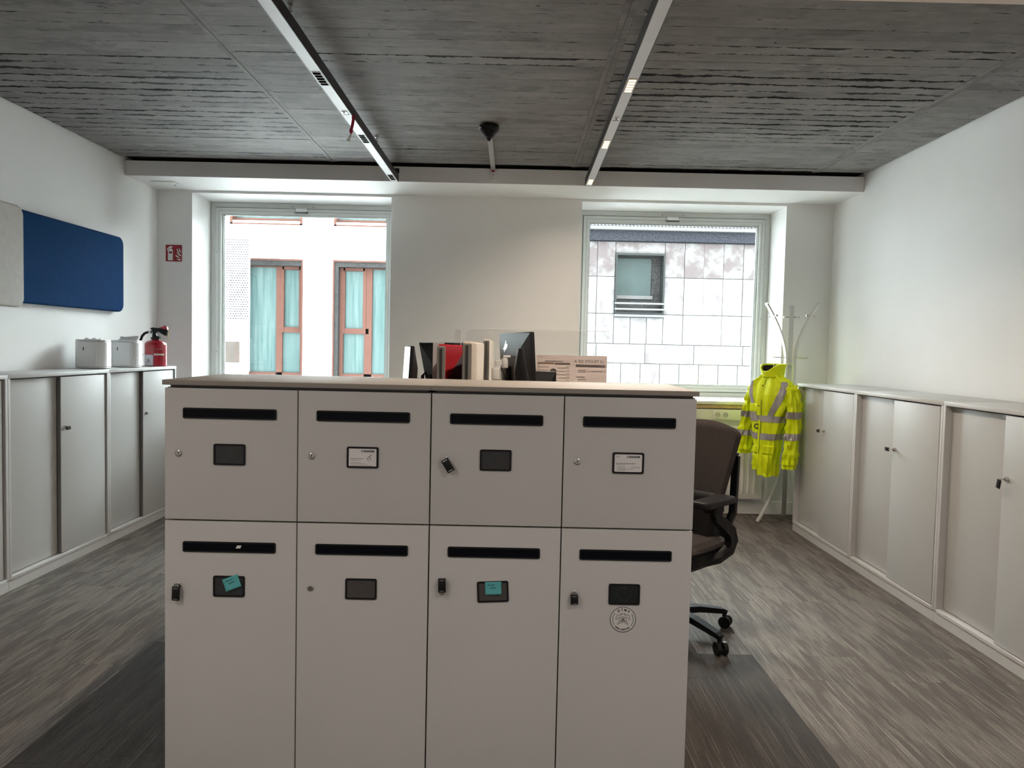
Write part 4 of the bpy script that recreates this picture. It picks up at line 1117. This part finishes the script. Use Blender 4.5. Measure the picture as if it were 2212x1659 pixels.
# clear acrylic screens, poster taped behind
t = thing('acrylic_screen', 'wide clear acrylic screen between the desks, poster behind it', 'screen', (.165, 4.40, D))
MB().prism(rrect(-.44, .44, .0, 1.500-D, .03, 5), 'y', -.003, .003).build('sheet', ACRYL, t)
B('left_edge', ACRE, t, -.4415, -.4385, -.0032, .0032, .01, 1.468-D); B('top_edge', ACRE, t, -.41, .41, -.0032, .0032, 1.4985-D, 1.5012-D)
for s in (-1, 1): B('foot_clamp', WHITEP, t, s*.3-.03, s*.3+.03, -.03, .03, 0, .05, r=.003)
t = thing('acrylic_screen', 'narrow clear acrylic screen left of the wide one', 'screen', (-.320, 4.385, D))
MB().prism(rrect(-.022, .016, .0, 1.492-D, .012, 5), 'y', -.003, .003).build('sheet', ACRYL, t)
B('right_edge', ACRE, t, .0145, .0175, -.0032, .0032, .01, 1.48-D); B('foot_clamp', WHITEP, t, -.018, .012, -.03, .03, 0, .05, r=.003)
t = thing('poster', 'paper poster seen from behind, mirrored writing, fixed to the acrylic screen', 'poster', (.355, 4.407, 1.055))
HH = .298
B('sheet', POSTER, t, -.21, .21, 0, .0008, 0, HH)
yb = -.0005
m_ = MB(); put_text(m_, '10 TRAITS OF A', .026, .105, HH-.036, yb, mirror=True, bold=.0004); m_.build('title', POSTD, t)
def bars(name, m, lst):
    m_ = MB()
    for x0, x1, z, h in lst: m_.box(x0, x1, yb-.0003, yb+.0003, HH-z-h, HH-z)
    return m_.build(name, m, t)
bars('header_bars', POSTB, [(.025, .20, .053, .016), (-.10, -.008, .045, .012), (-.16, -.05, .034, .006)])
bars('orange_bar', POSTO, [(-.20, -.105, .044, .011)])
bars('text_lines', POSTL, [(.04, .085, .085, .005), (.04, .085, .095, .005), (.115, .185, .09, .005), (.03, .08, .125, .006), (.04, .09, .14, .006), (.035, .08, .16, .006), (-.185, -.135, .07, .004), (-.185, -.135, .09, .004), (-.185, -.14, .11, .004), (-.085, -.03, .075, .004), (-.085, -.03, .095, .004), (-.085, -.03, .115, .004), (-.075, -.03, .135, .004), (-.075, -.03, .155, .004)])
m_ = MB()
for x0, z in ((-.02, .073), (-.02, .093), (-.02, .113), (-.02, .133), (-.02, .153), (-.195, .068), (-.195, .088), (-.195, .108)):
    m_.tube([(x0+.006*math.cos(2*PI*i/12), yb, HH-z+.006*math.sin(2*PI*i/12)) for i in range(13)], .0011, 5)
m_.build('bullet_rings', POSTD, t)
m_ = MB(); m_.prism([(-.108+.019*math.cos(a), HH-.112+.026*math.sin(a)) for a in [2*PI*i/20 for i in range(20)]], 'y', yb-.0003, yb); m_.build('drawn_face', POSTL, t)
m_ = MB(); m_.prism([(-.108+.021*math.cos(a), HH-.098+.018*math.sin(a)) for a in [PI*i/12 for i in range(13)]], 'y', yb-.0006, yb-.0003)
for sx in (-.007, .007): m_.prism([(-.108+sx+.0018*math.cos(a), HH-.114+.0018*math.sin(a)) for a in [2*PI*i/8 for i in range(8)]], 'y', yb-.0006, yb-.0003)
m_.build('drawn_hair', POSTD, t)
m_ = MB(); m_.prism([(-.145, HH-.20), (-.135, HH-.155), (-.118, HH-.142), (-.098, HH-.142), (-.081, HH-.155), (-.071, HH-.20)], 'y', yb-.0003, yb); m_.build('drawn_shirt', POSTB, t)

# ------------------------------------------------------------------ outside: street and the two buildings across it
struct(B('ground', STREET, None, -30, 30, 6.9, 40, -9.2, -9.0))
bl = thing('neighbour_building', 'white rendered building with terracotta windows outside the left window', 'building', (0, 15, -9))
Z0 = 9.0
wins = [(-5.40, -4.26, .55, 3.05, 0), (-3.64, -2.44, .55, 3.05, 1), (-7.3, -6.1, .55, 3.05, 0), (-1.75, -.6, .55, 3.05, 1)]
ups = [(-5.73, -4.27, 3.76, 5.9), (-3.64, -2.2, 3.76, 5.9)]
# wall pieces round the openings
mb = MB()
xs_ = sorted({-16, .3} | {v for q in wins for v in q[:2]})
def solid(x0, x1, z0, z1): mb.box(x0, x1, 0, .5, z0+Z0, z1+Z0)
solid(-16, .3, -9, .55); solid(-16, .3, 3.05, 3.76); solid(-16, .3, 5.9, 9.0)
prev = -16
for q in sorted(wins): solid(prev, q[0], .55, 3.05); prev = q[1]
solid(prev, .3, .55, 3.05)
prev = -16
for q in sorted(ups): solid(prev, q[0], 3.76, 5.9); prev = q[1]
solid(prev, .3, 3.76, 5.9)
mb.build('wall', FACW, bl)
for x0, x1, z0, z1, k in wins:
    wd = x1-x0
    f = MB()
    if k == 0: g = [(x0, x0+.47*wd+.02), (x0+.60*wd, x1-.09)]; cs = (x0+.60*wd, x1-.09)
    else: g = [(x0+.17, x0+.50*wd), (x0+.63*wd, x1)]; cs = g[0]
    m0, m1 = (g[0][1], g[1][0])
    f.box(m0, m1, .18, .30, z0+Z0, z1-.10+Z0)                       # mullion
    f.box(x0, x1, .19, .30, z1-.12+Z0, z1-.10+Z0)                   # head
    f.box(x0, x1, .18, .30, z0+Z0, z0+.24+Z0)                       # bottom rail
    zt = z0+1.06
    f.box(cs[0]-.005, cs[1]+.09, .18, .30, zt+Z0, zt+.11+Z0)        # transom
    f.box(cs[0]-.03, cs[0]+.03, .17, .30, zt+Z0, z1-.1+Z0); f.box(cs[1]-.03, cs[1]+.03, .17, .30, zt+Z0, z1-.1+Z0); f.box(cs[0], cs[1], .17, .30, z1-.16+Z0, z1-.10+Z0)
    f.box(x1-.09, x1, .16, .30, z0+Z0, z1-.10+Z0) if k == 0 else f.box(x0+.10, x0+.17, .16, .30, z0+Z0, z1-.10+Z0)
    wf = f.build('window', BROWN, bl)
    tr = MB(); tr.box(x0-.012, x1+.012, -.006, .02, z1+Z0, z1+.035+Z0); tr.box(x1-.02, x1+.012, -.006, .02, z0+Z0, z1+Z0) if k == 0 else tr.box(x0-.012, x0+.02, -.006, .02, z0+Z0, z1+Z0)
    tr.build('outer_trim', BROWN, wf)
    B('reveal_head', BROWND, wf, x0, x1, .02, .19, z1-.10+Z0, z1-.002+Z0)
    if k == 1: B('reveal_jamb', BROWND, wf, x0+.002, x0+.10, .02, .19, z0+Z0, z1-.1+Z0)
    for g0, g1 in g:
        B('pane', FGLASS, wf, g0, g1, .235, .25, z0+.24+Z0, z1-.12+Z0)
    B('room_behind', FACW, wf, x0, x1, .46, .49, z0+Z0, z1+Z0)
for x0, x1, z0, z1 in ups:
    f = MB(); f.box(x0, x1, -.005, .30, z0+Z0, z0+.03+Z0); f.box(x0, x0+.05, -.005, .30, z0+Z0, z1+Z0); f.box(x1-.05, x1, -.005, .30, z0+Z0, z1+Z0); f.box(x0, x1, .14, .30, z0+.10+Z0, z0+.15+Z0)
    wf = f.build('window', BROWN, bl)
    B('pane', FGLASS, wf, x0+.05, x1-.05, .22, .24, z0+.15+Z0, z1+Z0); B('sill_board', FACW, wf, x0+.05, x1-.05, .02, .14, z0+.03+Z0, z0+.08+Z0)
# perforated balcony screen and wall block at the left
pb = thing('perforated_screen', 'perforated metal screen at the left side of the left window view', 'screen', (-4.95, 13.2, -9))
B('sheet', FACW, pb, -.55, .26, 0, .02, 1.75+Z0, 3.25+Z0)
m_ = MB()
for i in range(16):
    for j in range(34):
        x = -.5+i*.046+(.023 if j % 2 else 0); z = 1.80+j*.042
        if x > .235: continue
        m_.box(x, x+.032, -.004, -.001, z+Z0, z+.020+Z0)
o = m_.build('perforations', PERF, pb); o['kind'] = 'stuff'
B('post', FACW, pb, .235, .26, .005, .03, Z0+1.6, 3.25+Z0); B('wall_arm', FACW, pb, -.55, .26, .02, 1.79, 3.2+Z0, 3.25+Z0); B('lower_wall', FACW, pb, -.60, .10, 0, .3, Z0-9, 1.42+Z0)
B('roller_shutter', mat('beige_shutter', (.020, .0165, .0145), .7, spec=.05, var=.1, vscale=12), pb, -.5, .09, -.03, 0, 1.02+Z0, 1.40+Z0)

br = thing('stone_building', 'pale stone clad building with one grey window outside the right window', 'building', (0, 13, -9))
wx0, wx1, wz0, wz1 = 1.775, 2.640, 2.015, 3.095
mb = MB()
mb.box(.5, wx0, .06, .5, 0, 3.30+Z0); mb.box(wx1, 9, .06, .5, 0, 3.30+Z0); mb.box(wx0, wx1, .06, .5, 0, wz0+Z0); mb.box(wx0, wx1, .06, .5, wz1+Z0, 3.30+Z0)
mb.build('wall', FJOINT, br)
def panel_mesh(w_, h_, m=None):
    me = MB().rbox(0, w_-.009, .035, .07, 0, h_-.009, .002, 1).mesh('stone_panel'); me.materials.append(m or FACS); return me
pw = .343
def put(me, x, z):
    o = bpy.data.objects.new('stone_panel', me); C.objects.link(o); o.parent = br; o.location = (x, 0, z+Z0)
edges = [.43, .773, 1.116, 1.459, wx0, wx1, 2.988, 3.324, 3.669, 4.017, 4.36, 4.70, 5.05, 5.39]
for z0, z1 in ((2.687, 3.296), (2.042, 2.687), (1.516, 2.042)):
    cache = {}
    for x0, x1 in zip(edges, edges[1:]):
        if x0 == wx0:
            if z1 > wz1: put(panel_mesh(x1-x0, z1-wz1, FACS2), x0, wz1)
            elif z1 < 2.1:
                for q in range(3): put(panel_mesh((x1-x0)/3, wz0-.03-z0), x0+q*(x1-x0)/3, z0)
            continue
        k_ = round(x1-x0, 2)
        if k_ not in cache: cache[k_] = panel_mesh(x1-x0, z1-z0, FACS2 if z1 > 3 else FACS)
        put(cache[k_], x0, z0)
for r_i, (z0, z1, wd, st) in enumerate([(1.176, 1.516, .86, .62), (.785, 1.176, .343, .55), (.30, .785, .86, .75), (-.3, .30, .343, .6), (-.9, -.3, .86, .6)]):
    me = panel_mesh(wd, z1-z0); x = st
    while x < 6.4: put(me, x, z0); x += wd
f = MB().ring(([(wx0, wz0+Z0), (wx1, wz0+Z0), (wx1, wz1+Z0), (wx0, wz1+Z0)], [(wx0+.03, wz0+.05+Z0), (wx1-.03, wz0+.05+Z0), (wx1-.03, wz1-.035+Z0), (wx0+.03, wz1-.035+Z0)]), 'y', .0, .30).build('window', FGREY, br)
B('window_recess', BROWND, f, wx0+.03, wx1-.03, .285, .30, wz0+.05+Z0, wz1-.03+Z0)
B('pane', FGLASD, f, wx0+.04, wx1-.20, .26, .28, wz0+.36+Z0, wz1-.06+Z0)
B('pane_frame', ROOFM, f, wx0+.03, wx1-.16, .25, .27, wz0+.30+Z0, wz0+.36+Z0)
for z in (wz0+.09, wz0+.19): B('guard_rail', ROOFM, f, wx0-.005, wx1, -.03, -.005, z+Z0, z+.03+Z0)
B('sill', ROOFM, f, wx0-.01, wx1+.01, -.05, .1, wz0-.03+Z0, wz0+.01+Z0)
B('eave', EAVE, br, .4, 9.1, -.05, .5, 3.30+Z0, 3.475+Z0)
B('gutter', ROOFM, br, .4, 9.1, -.14, .05, 3.478+Z0, 3.53+Z0)
m_ = MB(); x = .4
while x < 9: m_.box(x, x+.035, -.05, 1.2, 3.535+Z0, 3.565+Z0); x += .062
m_.xf(lambda v: Vector((v.x, v.y, v.z+max(0, v.y)*.30))); o = m_.build('roof_corrugation', ROOFM, br); o['kind'] = 'stuff'
mb = MB().box(.4, 9.1, -.03, 1.2, 3.530+Z0, 3.545+Z0); mb.xf(lambda v: Vector((v.x, v.y, v.z+max(0, v.y)*.30))); mb.build('roof', mat('roof_valley', (.02, .02, .02), .8, spec=.05), br)
B('rear_wall', FACW, br, .4, 9.1, 1.2, 1.5, 0, 3.9+Z0)

# the glow of these faint surfaces needs no light sampling of its own
for n_ in ('lit_lamp_cell', 'monitor_screen_lit'): bpy.data.materials[n_].cycles.emission_sampling = 'NONE'
